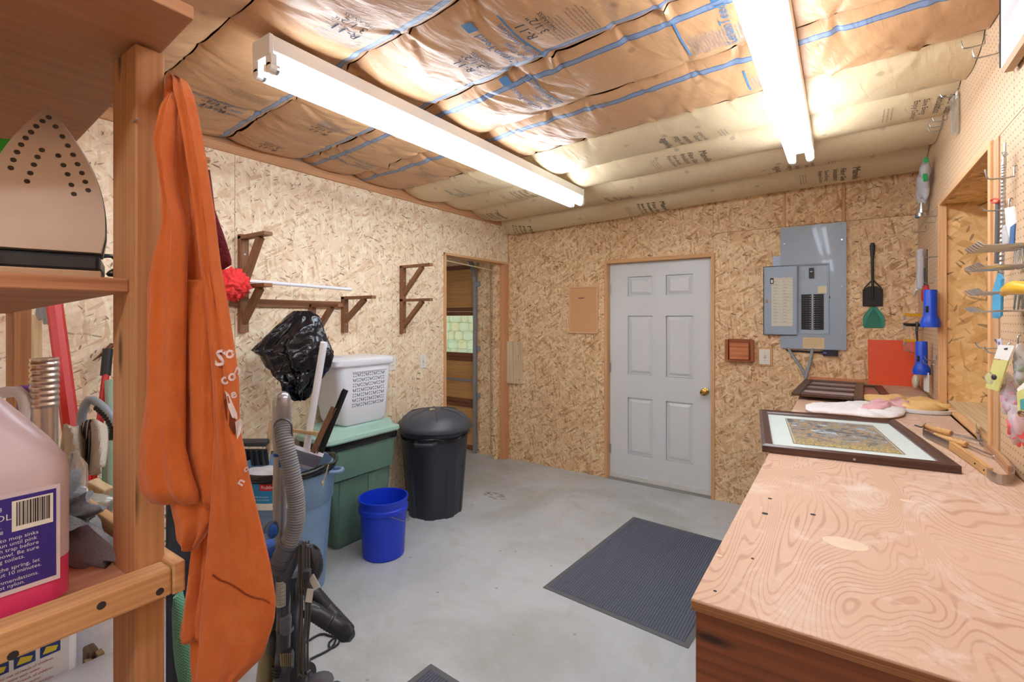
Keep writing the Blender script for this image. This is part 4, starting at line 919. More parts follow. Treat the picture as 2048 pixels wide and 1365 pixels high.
# ribbed chrome tube
o = P(89, 1000, T=.96); t = thing('chrome_tube', 'shiny ribbed metal tube standing behind the cleaner jug', 'tube', (o.x, o.y, 1.151))
rp = [(.020, 0), (.0205, .20)]
for i in range(8): rp += [(.0205, .20+i*.0115), (.0225, .204+i*.0115), (.0225, .207+i*.0115), (.0205, .2105+i*.0115)]
rp += [(.022, .295), (.0215, .298), (.017, .298), (.017, .25)]
MB().lathe((o.x, o.y, 1.151), rp, 28).build('tube_body', plain('rainbow_chrome', S(226, 218, 214), .3, 1., var=.12, scale=25), t, smooth=40)
# white jug with yellow cap, purple trigger bottle
def jug(o, label, cap, h, w_, mat_, patch=None):
    t = thing('detergent_jug', label, 'jug', o)
    rr = lambda a, z: [(x, y, o.z+z) for x, y, _ in rrect(o.x-a, o.x+a, o.y-a*.8, o.y+a*.8, 0, a*.35, 5)]
    MB().loft([rr(w_*.95, 0), rr(w_, .01), rr(w_, h*.55), rr(w_*.8, h*.7), rr(w_*.42, h*.82), rr(w_*.40, h*.9)]).build('jug_body', mat_, t, smooth=50)
    MB().lathe((o.x, o.y, o.z+h*.88), [(w_*.5, 0), (w_*.5, h*.03), (w_*.36, h*.035), (w_*.34, h*.12), (.001, h*.125)], 18).build('cap', cap, t, smooth=40)
    MB().tube([(o.x+w_*.3, o.y+w_*.35, o.z+h*.8), (o.x+w_*.7, o.y+w_*.9, o.z+h*.82), (o.x+w_*.95, o.y+w_*1.05, o.z+h*.7), (o.x+w_*.9, o.y+w_*.85, o.z+h*.52)], w_*.18, 10, .015).build('handle', mat_, t, smooth=60)
    if patch: MB().ell((o.x+w_*.9, o.y+w_*.62, o.z+h*.42), .012, .012, .012, 12, 8).build('green_mark', patch, t)
    return t
o = P(-58, 870, T=.92); o.z = 1.151; jug(o, 'white detergent jug with yellow cap behind the cleaner jug', plain('yellow_plastic', S(244, 196, 60), .4), .285, .062, WHITEP, plain('leaf_green', S(60, 170, 70), .5))
o = P(50, 900, T=1.06); t = thing('trigger_bottle', 'clear bottle with purple spray trigger behind the chrome tube', 'bottle', (o.x, o.y, 1.151))
MB().lathe((o.x, o.y, 1.151), [(.030, 0), (.031, .10), (.013, .15), (.012, .17)], 16).build('bottle', CLEAR, t, smooth=40)
PT = plain('purple_plastic', S(112, 60, 150), .35); MB().lathe((o.x, o.y, 1.32), [(.014, 0), (.012, .03), (.017, .045), (.014, .06)], 12).obox((o.x+.01, o.y+.02, 1.365), (.028, .05, .022), RZ(.4)).obox((o.x+.02, o.y+.035, 1.335), (.008, .010, .04), RZ(.4)).build('trigger', PT, t, .004)
# crumpled cloths
def crumple(name, c, r, mat_, label, cat, seed, amp=.35, fr=9):
    s_ = V((seed, seed*2.3, seed*.7))
    ob = MB().ell(c, r[0], r[1], r[2], 48, 28, .8, lambda d: d*(1+amp*(abs(noise.noise(d*fr+s_))*1.6-.45)+.15*amp*noise.noise(d*fr*3+s_)) if d.z > -r[2]*.8 else V((d.x, d.y, -r[2]*.8))).build(name, mat_, smooth=75)
    return tag(ob, label, cat)
JEAN = NT('grey_denim'); n = JEAN.noise(JEAN.map(JEAN.n('TexCoord').outputs['Object'], (300, 300, 900), .6), 1, 2).outputs[0]
n2 = JEAN.noise(JEAN.n('TexCoord').outputs['Object'], 14, 4).outputs[0]
JEAN.set(Base_Color=JEAN.mix(n, JEAN.mix(n2, S(56, 58, 64), S(112, 114, 118)), S(158, 160, 164)), Roughness=.9); JEAN.bump(n, .5, .001); JEAN = JEAN.m
crumple('denim_cloth', V((-1.115, .215, 1.151+.042)), (.14, .072, .052), JEAN, 'heap of grey denim cloth on the lower shelf behind the cleaner jug', 'cloth', 3.1, .7, 27)
k = NT('striped_towel'); uv = k.uv(); x_ = k.n('SeparateXYZ', {0: uv}).outputs[0]
s1 = k.math('LESS_THAN', k.math('ABSOLUTE', k.math('SUBTRACT', x_, .55)), .035); s2 = k.math('LESS_THAN', k.math('ABSOLUTE', k.math('SUBTRACT', k.math('ABSOLUTE', k.math('SUBTRACT', x_, .55)), .085)), .018)
n = k.noise(k.map(uv, (60, 60, 1)), 1, 3).outputs[0]
k.set(Base_Color=k.mix(k.math('MAXIMUM', s1, s2), k.mix(n, S(196, 186, 170), S(226, 220, 208)), S(70, 72, 82)), Roughness=.95); k.bump(n, .8, .003)
def towel(u, v):                                          # folded over a horizontal stick
    px = 126+82*u+6*sin(v*5); a = v*2-1
    p = P(px, 848+95*abs(a)**1.1+8*sin(u*7+a*2), T=1.24+.05*a-(.02 if a < 0 else 0)*sin(u*9)+.012*sin(u*12+v*6))
    return p
tag(MB().grid(towel, 26, 30, uv=lambda u, v: (u, v)).build('striped_towel', k.m, solid=.006, smooth=75), 'pale towel with dark stripes draped over a tool handle behind the shelf', 'towel')
t = thing('white_rag', 'white rag with blue stripes on the lower shelf beside the clear bottle', 'rag', P(148, 1000, T=1.1))
def rag(u, v): return P(128+42*u+6*v, 958+45*v+14*u+5*sin(u*9+v*7), T=1.06+.04*sin(u*6)*v)
MB().grid(rag, 16, 14).build('rag_cloth', plain('white_cotton', S(232, 230, 226), .95, bump=.5, scale=80), t, smooth=75, solid=.008)
for q in (.08, .2): MB().grid(lambda u, v: Vector_off(rag(.02+.45*u, q+.05*v)), 10, 1).build('stripe', plain('navy_cotton', S(60, 76, 130), .9), t) if False else None
for q in (.06, .2): MB().grid(lambda u, v, q=q: rag(.02+.5*u, q+.06*v)-FWD*.006, 10, 2).build('stripe', plain('navy_cotton', S(60, 76, 130), .9), t)
o = P(150, 985, T=1.06); tag(MB().lathe((o.x, o.y, 1.151), [(.020, 0), (.022, .008), (.022, .05), (.009, .072), (.009, .082)], 18).build('clear_bottle', CLEAR, smooth=40), 'small clear bottle standing among cloths on the lower shelf', 'bottle')
tag(MB().obox(P(184, 1000, T=1.2), (.05, .03, .09), RZ(.6)@Matrix.Rotation(.5, 3, 'Y')).build('wood_scrap', PALEW, bevel=.004), 'pale wood scrap behind the grey denim cloth', 'wood block')
o = P(155, 1035, T=1.05); crumple('crumpled_foil', V((o.x, o.y, o.z)), (.045, .05, .04), plain('grey_foil', S(176, 184, 178), .35, .4), 'crumpled grey wrapper beside the cleaner jug', 'wrapper', 5.5, .5, 22)
tag(MB().tube([P(125, 1008, T=1.02), P(140, 1015, T=1.0), P(158, 1024, T=.99), P(168, 1024, T=1.0), P(150, 1036, T=1.0), P(146, 1042, T=1.0)], .0028, 6, .01).build('black_wire', BLACKP, smooth=60), 'black wire lying over the wrapper beside the cleaner jug', 'wire')
# bottom shelf: white jug with printed label, clear tote, paper roll
x1 = -1.18; o = V((x1-.08, .14, .621)); t = thing('white_container', 'white container with pictured blue and yellow label under the front rail', 'container', o)
MB().loft([rrect(x1-.18, x1, .0, .287, z, r_, 5) for z, r_ in ((.621, .02), (.64, .03), (.96, .03), (1.0, .05), (1.04, .07))]).build('container_body', WHITEP, t, smooth=50)
lb = MB().add([(x1+.0008, a, z) for a, z in ((.02, .78), (.270, .78), (.270, .985), (.02, .985))], [(0, 1, 2, 3)]).build('label', plain('pale_label', S(230, 232, 236), .5), t)
YEL = plain('label_yellow', S(226, 206, 60), .5); NAV = plain('label_navy', S(40, 66, 132), .5); RED_ = plain('label_red_ink', S(196, 60, 64), .6)
for i in range(6):
    y0 = .264-.033*(i+1); z0 = .921
    MB().add([(x1+.0012, y0+a, z0+b) for a, b in ((0, 0), (.027, 0), (.027, .022), (0, .022))], [(0, 1, 2, 3)]).build('picture', NAV, lb)
    MB().add([(x1+.0016, y0+a, z0+b) for a, b in ((.003, .005), (.021, .004), (.024, .012), (.008, .017))], [(0, 1, 2, 3)]).build('picture_detail', YEL, lb)
m = MB(); m2 = MB()
for i in range(5): m.text('Directions: pour measured amount into', .0062, lambda a, b: (x1+.0012, .145+a, .976-.0078*i+b)); m.text('soaking for heavy stains before each', .0062, lambda a, b: (x1+.0012, .022+a, .976-.0078*i+b))
for i in range(12): m2.text(['CAUTION keep out of reach of children', 'in case of contact rinse with water'][i % 2], .0062, lambda a, b: (x1+.0012, .145+a, .911-.0082*i+b))
m.build('label_print', INK, lb); m2.build('label_warning', RED_, lb)
TOTE = plain('milky_tote_plastic', S(222, 222, 228), .25, var=.03, alpha=.55)
t = thing('clear_tote', 'milky clear storage tote at the bottom left under the front rail', 'tote', (-1.05, .1, .621))
o = P(215, 1300, X=-.80)
MB().loft([rrect(-1.14, -.95, -.15, .335, .621, .03), rrect(-1.15, -.945, -.16, .34, .885, .03)], caps=False).build('tote_wall', TOTE, t, smooth=40)
MB().loft([rrect(-1.155, -.94, -.165, .345, .865, .03), rrect(-1.16, -.935, -.168, .35, .885, .03), rrect(-1.15, -.945, -.16, .34, .893, .03)]).build('tote_lid', TOTE, t, smooth=40)
o = P(190, 1280, T=1.02); tag(MB().lathe((o.x, o.y, .621), [(.045, 0), (.045, .30), (.018, .30), (.018, .26)], 20).build('paper_roll', plain('paper_towel', S(232, 232, 240), .9, bump=.5, scale=60), smooth=40), 'white paper towel roll beside the white container under the front rail', 'paper roll')
o = P(228, 1270, T=1.12); tag(MB().obox((o.x, o.y, .82), (.05, .08, .40), RZ(.4)).build('black_box', BLACKP, bevel=.006), 'black box behind the post under the lower shelf', 'box')
t = thing('scrub_brush', 'wooden scrub brush between paper roll and white container', 'brush', P(181, 1312, T=.92)); o = P(181, 1305, T=.93); MB().bar((o.x, o.y, .621), (o.x, o.y, o.z+.01), .018, .03).build('brush_back', wood('weathered_wood', S(120, 96, 72), S(70, 50, 34)), t, .004)
m = MB()
for i in range(24): m.bar((o.x+.012, o.y-.008+.016*(i % 2), .70+.008*i), (o.x+.032, o.y-.008+.016*(i % 2), .70+.008*i), .010, .006)
m.build('bristles', plain('bristle', S(150, 128, 90), .9), t)['kind'] = 'stuff'
# green mesh fly swatter like net hanging behind the post, dark case, wire rack
k = NT('green_mesh'); k.set(Base_Color=S(90, 168, 140), Roughness=.5); uv = k.uv()
wv = k.n('TexWave', {'Vector': k.map(uv, (1, 1, 1), .8), 'Scale': 90.}, bands_direction='X').outputs[0]; wv2 = k.n('TexWave', {'Vector': k.map(uv, (1, 1, 1), -.8), 'Scale': 90.}, bands_direction='X').outputs[0]
k.set(Base_Color=k.mix(k.math('MAXIMUM', wv, wv2), S(44, 112, 92), S(120, 196, 168))); k.bump(k.math('MAXIMUM', wv, wv2), .6, .002)
rows = [(1190, 352, 360), (1215, 347, 370), (1240, 346, 376), (1290, 348, 383), (1330, 352, 389), (1380, 362, 396), (1450, 380, 410)]
MB_ = MB().loft([[P(c_+h_*cos(a), y, T=.86)+FWD*(.012*sin(a)) for a in [2*pi*i/16 for i in range(16)]] for y, c_, h_ in [(y, (l+r)/2, (r-l)/2) for y, l, r in rows]])
tag(MB_.build('mesh_bag', k.m, smooth=60), 'long green mesh bag hanging behind the post under the orange garment', 'net')
o = P(338, 1240, T=1.06); tag(MB().obox((o.x-.02, o.y+.05, .60), (.08, .06, 1.2), RZ(.5)).build('dark_case', plain('navy_black', S(46, 54, 72), .4), bevel=.01), 'dark blue case standing behind the green mesh bag', 'case')
t = thing('wire_rack', 'black and chrome wire rack glimpsed between post and orange garment', 'rack', P(338, 1060, T=1.15))
for i in range(4): MB().tube([P(334+i*4, 985, T=1.15), P(337+i*4, 1115, T=1.15), P(345+i*4, 1910, T=1.15)], .003, 6).build('upright_wire', BLACKP, t)
for i in range(4): MB().tube([P(330, 1005+i*26, T=1.148), P(356, 1001+i*26, T=1.148)], .0025, 6).build('cross_wire', STEEL, t)
# long handled tools leaning against the left wall behind the shelf
RED = plain('red_enamel', S(196, 26, 22), .4, var=.05)
tag(MB().tube([P(98, 520, T=2.02), P(108, 600, T=2.0), P(152, 935, T=1.82), P(205, 1420, T=1.86)], .027, 8).build('red_bar', RED, smooth=30), 'thick red eight sided bar leaning against the wall behind the shelf', 'bar')
t = thing('loppers', 'loppers with red shafts and black grips leaning on the wall', 'loppers', P(190, 960, T=2.2)); 
MB().tube([P(212, 745, T=2.3), P(186, 960, T=2.15), P(150, 1320, T=2.1)], .015, 10).build('handle_shaft', RED, t, smooth=50); MB().tube([P(216, 698, T=2.32), P(211, 752, T=2.3)], .021, 12).build('grip', BLACKP, t, smooth=50); MB().tube([P(166, 920, T=2.1), P(172, 975, T=2.1), P(185, 1330, T=2.08)], .019, 10).build('handle_shaft', RED, t, smooth=50)
t = thing('claw_hook', 'dark steel hook on the wall behind the black loppers grip', 'hook', P(195, 720, X=XL+.03)); MB().tube([P(225, 690, X=XL+.02), P(205, 708, X=XL+.05), P(186, 722, X=XL+.08)], lambda q: .012*(1-q*.8), 8, .02).build('hook_blade', plain('rust_brown', S(110, 70, 50), .5, .4), t, smooth=60)
tag(MB().tube([P(221, 762, T=2.25), P(222, 850, T=2.2), P(218, 1000, T=2.15), P(212, 1320, T=2.12)], lambda q: .022-.010*min(1, q*2), 10, .03).build('garden_tool', plain('sage_plastic', S(146, 170, 148), .5), smooth=60), 'sage green tool handle next to the red loppers shaft', 'handle')
tag(MB().tube([P(210, 880, T=2.3), P(208, 1010, T=2.2), P(206, 1300, T=2.15)], .010, 8).build('green_stake', plain('green_stake_c', S(96, 130, 104), .6), smooth=60), 'thin green garden stake below the grey ribbed handle', 'stake')
t = thing('ribbed_handle', 'curved grey plastic handle with black ribbed grip behind the towel', 'handle', P(190, 850, T=1.7)); hp = [P(163, 860, T=1.7), P(165, 825, T=1.7), P(178, 800, T=1.7), P(195, 806, T=1.7), P(215, 825, T=1.7), P(228, 850, T=1.7), P(226, 872, T=1.7)]
MB().tube(hp, .014, 10, .02).build('handle_bow', plain('blue_grey_handle', S(150, 164, 176), .4), t, smooth=60)
MB().tube([hp[0], P(162, 960, T=1.72), P(160, 1420, T=1.8)], .012, 10, .05).build('handle_shaft', MC['blue_grey_handle'], t, smooth=60); MB().tube([p+V((0, 0, -.012))-FWD*.004 for p in hp[3:]], .011, 10, .005, .25).build('ribbed_grip', BLACKP, t)
t = thing('mop', 'pale mop handle with grey string head behind the rear shelf post', 'mop', P(74, 900, T=2.1)); MB().tube([P(74, 630, T=2.13), P(74, 1000, T=2.1), P(76, 1330, T=2.08)], .017, 10).build('handle', PALEW, t, smooth=50)
m = MB(); random.seed(2)
for i in range(24): 
    x_ = 78+random.random()*34; m.tube([P(x_, 600, T=2.12), P(x_+random.uniform(-6, 8), 628, T=2.11), P(x_+random.uniform(-9, 12), 636+random.random()*14, T=2.11)], .006, 5)
m.build('string_head', plain('grey_string', S(150, 148, 146), .95), t)['kind'] = 'stuff'
# ================================================================== ORANGE GARMENT AND MAROON TOWEL
k = NT('orange_cotton'); ob_ = k.n('TexCoord').outputs['Object']
n = k.noise(ob_, 26, 4).outputs[0]; n2 = k.noise(k.map(ob_, (500, 500, 500)), 1, 2).outputs[0]; n3 = k.noise(ob_, 7, 5, .7).outputs[0]
c = k.mix(n, S(192, 92, 32), S(216, 116, 50)); c = k.mix(k.ramp(n3, [(.55, (0, 0, 0, 1)), (.75, (.5, .5, .5, 1))]), c, S(222, 140, 78)); c = k.mix(k.math('MULTIPLY', n2, .3), c, S(160, 70, 22))
k.set(Base_Color=c, Roughness=.92, Sheen_Weight=.15); wr_ = k.noise(k.map(ob_, (26, 26, 9), .5), 1, 3, .5, .8).outputs[0]; k.bump(k.math('ADD', k.math('MULTIPLY', n2, .25), k.math('ADD', k.math('MULTIPLY', n, .2), k.math('MULTIPLY', wr_, 2.2))), .55, .005); ORG = k.m
def lerp_rows(rows, y):
    for a, b in zip(rows, rows[1:]):
        if a[0] <= y <= b[0]:
            f_ = (y-a[0])/(b[0]-a[0]); return [p+(q-p)*f_ for p, q in zip(a, b)]
    return rows[-1] if y > rows[-1][0] else rows[0]
def garment(rows, dep, thick, folds, ny=90, n=72, seed=0):
    """a hanging tube of cloth: rows = (row, left, right, depth offset); folds = [(place across, width, height, drift)]"""
    rings = []; y0, y1 = rows[0][0], rows[-1][0]
    for i in range(ny+1):
        y = y0+(y1-y0)*i/ny; r = lerp_rows(rows, y); l, rr, d0 = r[1], r[2], r[3]; T_ = dep+d0; hw = (rr-l)/2*T_/F; c = P((l+rr)/2, y, T=T_); ring = []
        e = min(1, (i+.4)/4, (ny-i+.4)/3)
        for j in range(n):
            a = 2*pi*j/n; q = cos(a); s_ = sin(a)
            bul = thick*e*(abs(s_)**.75)*(1 if s_ > 0 else .35)*(1 if s_ > 0 else -1)
            f = 0
            if s_ > 0:
                w_ = min(1, s_*2.2)
                for pos, wd, ht, dr in folds:
                    pp = pos+dr*(i/ny-.5)+.05*noise.noise(V((i*.05, pos*7, seed)))
                    f += ht*math.exp(-((q-pp)/wd)**2)*w_
                f += .0035*noise.noise(V((q*1.8+i*.02, i*.03, seed)))*w_+.0012*noise.noise(V((q*4+i*.09, i*.10, seed+3)))*w_+.0008*noise.noise(V((q*6-i*.2, i*.2, seed+5)))*w_
            ring.append(c+RIGHT*(hw*q)-FWD*(bul+f))
        rings.append(ring)
    return rings
gt = thing('orange_garment', 'torn orange sweatshirt hanging from the shelf post in the left foreground', 'garment', P(400, 170, T=.70))
main = [(150, 345, 352, .02), (160, 346, 372, .015), (180, 350, 383, .01), (204, 356, 391, .005), (292, 372, 408, 0), (427, 392, 429, 0), (530, 404, 441, 0), (612, 417, 456, 0), (700, 424, 470, 0), (760, 428, 478, 0), (852, 431, 479, .0), (900, 429, 489, .0), (958, 426, 500, .003), (1010, 424, 512, .006), (1065, 419, 526, .01), (1130, 413, 541, .012), (1200, 407, 552, .015), (1240, 403, 549, .016), (1314, 398, 526, .018), (1365, 392, 474, .02), (1400, 392, 440, .02), (1420, 396, 420, .02)]
mr = garment(main, .680, .013, [(.62, .14, .0035, .1), (-.1, .22, .005, .5), (.2, .05, -.0025, -.5)], 110, 84, 1)
MB().loft(mr).build('body', ORG, gt, smooth=80)
midb = [(150, 334, 350, .018), (170, 332, 368, .012), (204, 331, 378, .005), (292, 328, 392, 0), (427, 326, 415, 0), (530, 324, 425, 0), (640, 330, 438, 0), (760, 336, 446, 0), (852, 345, 446, .0), (900, 370, 446, .0), (1000, 385, 440, .0), (1060, 400, 432, .006)]
MB().loft(garment(midb, .712, .012, [(-.2, .16, .005, .5), (.25, .12, -.004, .2), (.55, .1, .004, -.2)], 80, 60, 7)).build('back_panel', ORG, gt, smooth=80)
left = [(188, 338, 352, .012), (215, 331, 354, .006), (283, 312, 352, 0), (323, 322, 350, 0), (387, 330, 356, 0), (440, 331, 372, 0), (460, 328, 374, 0), (514, 312, 375, 0), (575, 300, 374, 0), (640, 300, 373, 0), (693, 298, 372, 0), (789, 296, 371, 0), (895, 281, 371, 0), (950, 281, 385, 0), (985, 285, 397, .002), (1000, 297, 398, .004), (1008, 303, 396, .006)]
MB().loft(garment(left, .664, .013, [(-.45, .25, .003, .3), (.55, .22, .006, -.1)], 90, 64, 2)).build('sleeve', ORG, gt, smooth=80)
mid = [(560, 368, 420, .0), (640, 369, 423, .0), (800, 370, 430, 0), (900, 371, 434, 0), (960, 380, 434, .0), (1000, 395, 430, .002), (1020, 402, 425, .004)]
MB().loft(garment(mid, .682, .008, [(-.2, .25, .003, .9), (.5, .2, .003, -.5)], 60, 48, 3)).build('front_fold', ORG, gt, smooth=80)
inn = [(985, 345, 428, 0), (1005, 342, 427, 0), (1040, 352, 426, .0), (1075, 358, 410, .003), (1090, 368, 398, .005), (1098, 382, 394, .008)]
MB().loft(garment(inn, .690, .014, [(-.2, .22, .005, .5), (.4, .15, -.005, .3)], 40, 48, 4)).build('hood', ORG, gt, smooth=80)
cuff = [(1060, 388, 430, .01), (1102, 386, 428, .01), (1180, 376, 420, .01), (1272, 366, 408, .01), (1278, 366, 406, .01), (1283, 372, 403, .012)]
MB().loft(garment(cuff, .712, .014, [(-.3, .25, .006, .1), (.3, .15, -.006, .2)], 50, 44, 5)).build('lower_sleeve', ORG, gt, smooth=80)
tail = [(1240, 384, 425, 0), (1320, 384, 430, 0), (1420, 390, 430, 0)]
MB().loft(garment(tail, .74, .012, [], 20, 32, 6)).build('back_hem', ORG, gt, smooth=80)
def on_main(px, py, lift=.0012):
    """nearest spot of the body's front face along this sight line, lifted a little"""
    r = (P(px, py, T=1)-V((0, 0, CH))); i = (py-main[0][0])/(main[-1][0]-main[0][0])*110; i = max(0, min(109.99, i)); a, f_ = int(i), i-int(i)
    best = None
    for j in range(0, 42):
        p0 = mr[a][j]*(1-f_)+mr[a+1][j]*f_; p1 = mr[a][j+1]*(1-f_)+mr[a+1][j+1]*f_
        x0, x1 = [1024+F*p.dot(RIGHT)/p.dot(FWD) for p in (p0, p1)]
        if (x0-px)*(x1-px) <= 0 and abs(x1-x0) > 1e-6:
            p = p0+(p1-p0)*((px-x0)/(x1-x0))
            if best is None or p.dot(FWD) < best.dot(FWD): best = p
    best = best or P(px, py, T=.675)
    return best-FWD*lift
for s_, sz, px, py, rot in (('*S', 44, 430, 728, -.1), ('*o', 34, 452, 716, .1), ('*c', 30, 446, 768, .4), ('*o', 30, 460, 762, .4), ('*n', 26, 468, 745, -.4), ('*e', 26, 464, 796, .3), ('*n', 24, 484, 968, .9), ('*o', 18, 492, 944, .6)):
    MB().text(s_, sz, lambda a, b: on_main(px+a*cos(rot)-b*sin(rot), py-(a*sin(rot)+b*cos(rot)))).build('printed_letter', plain('white_print', S(226, 206, 206), .8, bump=.4, scale=120), gt)
random.seed(8)
def patch(name, pts, mat_, lift):
    c = V((sum(p[0] for p in pts)/len(pts), sum(p[1] for p in pts)/len(pts), 0)); o = [on_main(*p, lift) for p in pts]
    MB().add([on_main(c.x, c.y, lift)]+o, [(0, i+1, (i+1) % len(o)+1) for i in range(len(o))]).build(name, mat_, gt)
DKO = plain('torn_hole_dark', S(110, 44, 16), .95); FRY = plain('frayed_white', S(228, 214, 212), .95, bump=.8, scale=90)
patch('tear', [(448, 782), (456, 790), (460, 812), (470, 832), (476, 850), (470, 868), (460, 850), (452, 832), (449, 806)], DKO, .0009)
patch('frayed_edge', [(452, 778), (460, 786), (468, 806), (476, 826), (477, 838), (466, 832), (459, 812)], FRY, .0022)
patch('frayed_edge', [(472, 842), (481, 838), (486, 850), (483, 866), (476, 876), (474, 862)], FRY, .0022)
m = MB().tube([on_main(426+i*8.2, 1142+i*4.2+3*sin(i*.9), .001) for i in range(15)], .0013, 5); m.build('seam', plain('seam_dark', S(132, 56, 18), .95), gt)
# maroon towel behind it
k = NT('maroon_terry'); n = k.noise(k.n('TexCoord').outputs['Object'], 220, 3).outputs[0]; k.set(Base_Color=k.mix(n, S(84, 18, 32), S(136, 44, 58)), Roughness=.95); k.bump(n, 1, .004)
mtr = [(340, 330, 420, 0), (420, 340, 430, 0), (470, 350, 448, 0), (505, 360, 459, 0), (520, 365, 463, 0), (530, 372, 463, 0), (540, 385, 447, 0)]
tag(MB().loft(garment(mtr, .86, .014, [(.2, .2, .006, .2)], 40, 40, 9)).build('maroon_towel', k.m, smooth=80), 'dark red terry towel hanging behind the orange sweatshirt', 'towel')
# ================================================================== BACK WALL THINGS
t = thing('cork_board', 'small framed cork board with coloured pins left of the white door', 'cork board', (-2.085, YB, 1.375))
k = NT('cork'); uv = k.uv(); n = k.noise(uv, 160, 4, .7).outputs[0]; k.set(Base_Color=k.ramp(n, [(.3, S(184, 128, 80)), (.5, S(220, 168, 120)), (.7, S(232, 186, 140))]), Roughness=.9)
B('cork_sheet', (-2.23, YB-.012, 1.385), (-1.94, YB-.001, 1.825), k.m, t, grain=2)
for a, b in (((-2.238, 1.375), (-2.226, 1.835)), ((-1.943, 1.375), (-1.931, 1.835)), ((-2.226, 1.375), (-1.943, 1.388)), ((-2.226, 1.822), (-1.943, 1.835))):
    B('frame_bar', (a[0], YB-.020, a[1]), (b[0], YB, b[1]), plain('peach_frame', S(232, 188, 148), .5), t, .001)
for i, cl in enumerate((S(30, 40, 60), S(200, 40, 40), S(50, 60, 120), S(40, 40, 40), S(210, 50, 60), S(190, 190, 190))):
    pn = MB().lathe((-2.130+i*.013, YB-.012, 1.722-.002*(i % 2)), [(.004, 0), (.003, .004), (.005, .008), (.004, .010)], 8, (0, -1, 0)).build('push_pin', plain('pin_%d' % i, cl, .3), t)
t = thing('letter_holder', 'small reddish wooden letter holder on the wall between door and switch', 'letter holder', (-.68, YB, 1.17))
B('back_panel', (-.775, YB-.012, 1.185), (-.592, YB, 1.355), REDW, t, .002, grain=0); B('front_panel', (-.755, YB-.055, 1.19), (-.612, YB-.043, 1.325), wood('salmon_wood', S(226, 150, 96), S(176, 88, 52), freq=.4), t, .003, grain=0)
for x in (-.79, -.602): B('side_panel', (x, YB-.05, 1.178), (x+.024, YB, 1.35), REDW, t, .003, grain=2)
B('bottom_panel', (-.775, YB-.05, 1.172), (-.59, YB, 1.186), REDW, t, .003)
switch(-.503, YB, 1.219, 'y', 'ivory light switch in a wood surround right of the white door', True)
# electrical panel
PG = plain('panel_grey', S(160, 176, 194), .32, var=.02, coat=.2); PGD = plain('panel_grey_inner', S(172, 188, 204), .38)
t = thing('breaker_panel', 'grey electrical breaker panel with open cover beside the fly swatters', 'electrical panel', (-.18, YB, 1.29))
m = MB(); px0, px1, pz0, pz1 = -.392, .029, 1.291, 2.228; rx0, rx1, rz0, rz1 = -.274, -.085, 1.412, 1.925
B('box', (px0+.03, YB-.004, pz0+.02), (px1-.02, YB+.0, pz1-.02), PG, t)
for a, b in (((px0, pz0), (px1, rz0)), ((px0, rz1), (px1, pz1)), ((px0, rz0), (rx0, rz1)), ((rx1, rz0), (px1, rz1))): m.box((a[0], YB-.022, a[1]), (b[0], YB-.004, b[1]))
m.build('cover', PG, t)
MB().loft([[(x, y, z) for x, z in ((rx0-e, rz0-e), (rx1+e, rz0-e), (rx1+e, rz1+e), (rx0-e, rz1+e))] for e, y in ((.010, YB-.0225), (.008, YB-.027), (.0, YB-.0235), (-.002, YB-.010))], caps=False).build('recess_rim', PG, t)
B('dead_front', (rx0, YB-.010, rz0), (rx1, YB-.006, rz1), PGD, t)
B('side_tab', (-.446, YB-.016, 1.93), (-.39, YB-.002, 2.01), plain('panel_pale', S(176, 196, 220), .35), t, .002)
B('main_breaker', (-.204, YB-.022, 1.825), (-.172, YB-.010, 1.905), BLACKP, t, .002); B('main_switch', (-.197, YB-.030, 1.868), (-.179, YB-.020, 1.895), DGREY, t, .002); B('main_mark', (-.196, YB-.0306, 1.873), (-.18, YB-.030, 1.879), PAPER, t)
for x0 in (-.254, -.176):
    B('breaker_bed', (x0, YB-.013, 1.438), (x0+.065, YB-.009, 1.706), INK, t)
    for i in range(15):
        z = 1.442+i*.0172
        b = B('breaker', (x0+.002, YB-.020, z), (x0+.063, YB-.012, z+.0155), BLACKP, t, .001)
        sx = x0+.030 if x0 < -.2 else x0+.012
        B('breaker_switch', (sx, YB-.027, z+.004), (sx+.022, YB-.019, z+.0115), DGREY, b); B('breaker_mark', (sx+.026 if x0 < -.2 else sx-.008, YB-.0205, z+.005), (sx+.030 if x0 < -.2 else sx-.004, YB-.0199, z+.010), PAPER, b)
B('note', (-.147, YB-.0135, 1.712), (-.092, YB-.011, 1.765), CREAMPAPER, t); nt_ = B('lower_note', (-.243, YB-.0226, 1.297), (-.107, YB-.0222, 1.378), plain('aged_label', S(232, 206, 160), .6), t)
m = MB()
for i in range(6): m.text('Panel must be closed when not in use', .0075, lambda a, b, i=i: (-.238+a, YB-.0230, 1.365-.011*i+b))
m.build('note_print', plain('brown_ink', S(150, 110, 70), .8), nt_)
dr_ = MB().box((-.508, YB-.040, 1.394), (-.282, YB-.036, 1.930)).box((-.508, YB-.040, 1.394), (-.504, YB-.028, 1.93)).box((-.508, YB-.04, 1.394), (-.282, YB-.028, 1.398)).box((-.508, YB-.04, 1.926), (-.282, YB-.028, 1.93)).build('panel_door', PG, t)
ch = B('circuit_chart', (-.452, YB-.0408, 1.464), (-.308, YB-.0402, 1.838), plain('chart_paper', S(222, 220, 204), .7, var=.05), dr_)
m = MB()
for i in range(14):
    for cc in range(2): m.text('lights kit outlets well pump range dryer heat pump bath'.split(' ')[(i*2+cc) % 9], .0125, lambda a, b, i=i, cc=cc: (-.440+cc*.066+a, YB-.0412, 1.808-.024*i+b))
for i in range(15): m.add([(-.446, YB-.0411, 1.828-.024*i), (-.314, YB-.0411, 1.828-.024*i), (-.314, YB-.0411, 1.827-.024*i), (-.446, YB-.0411, 1.827-.024*i)], [(0, 1, 2, 3)])
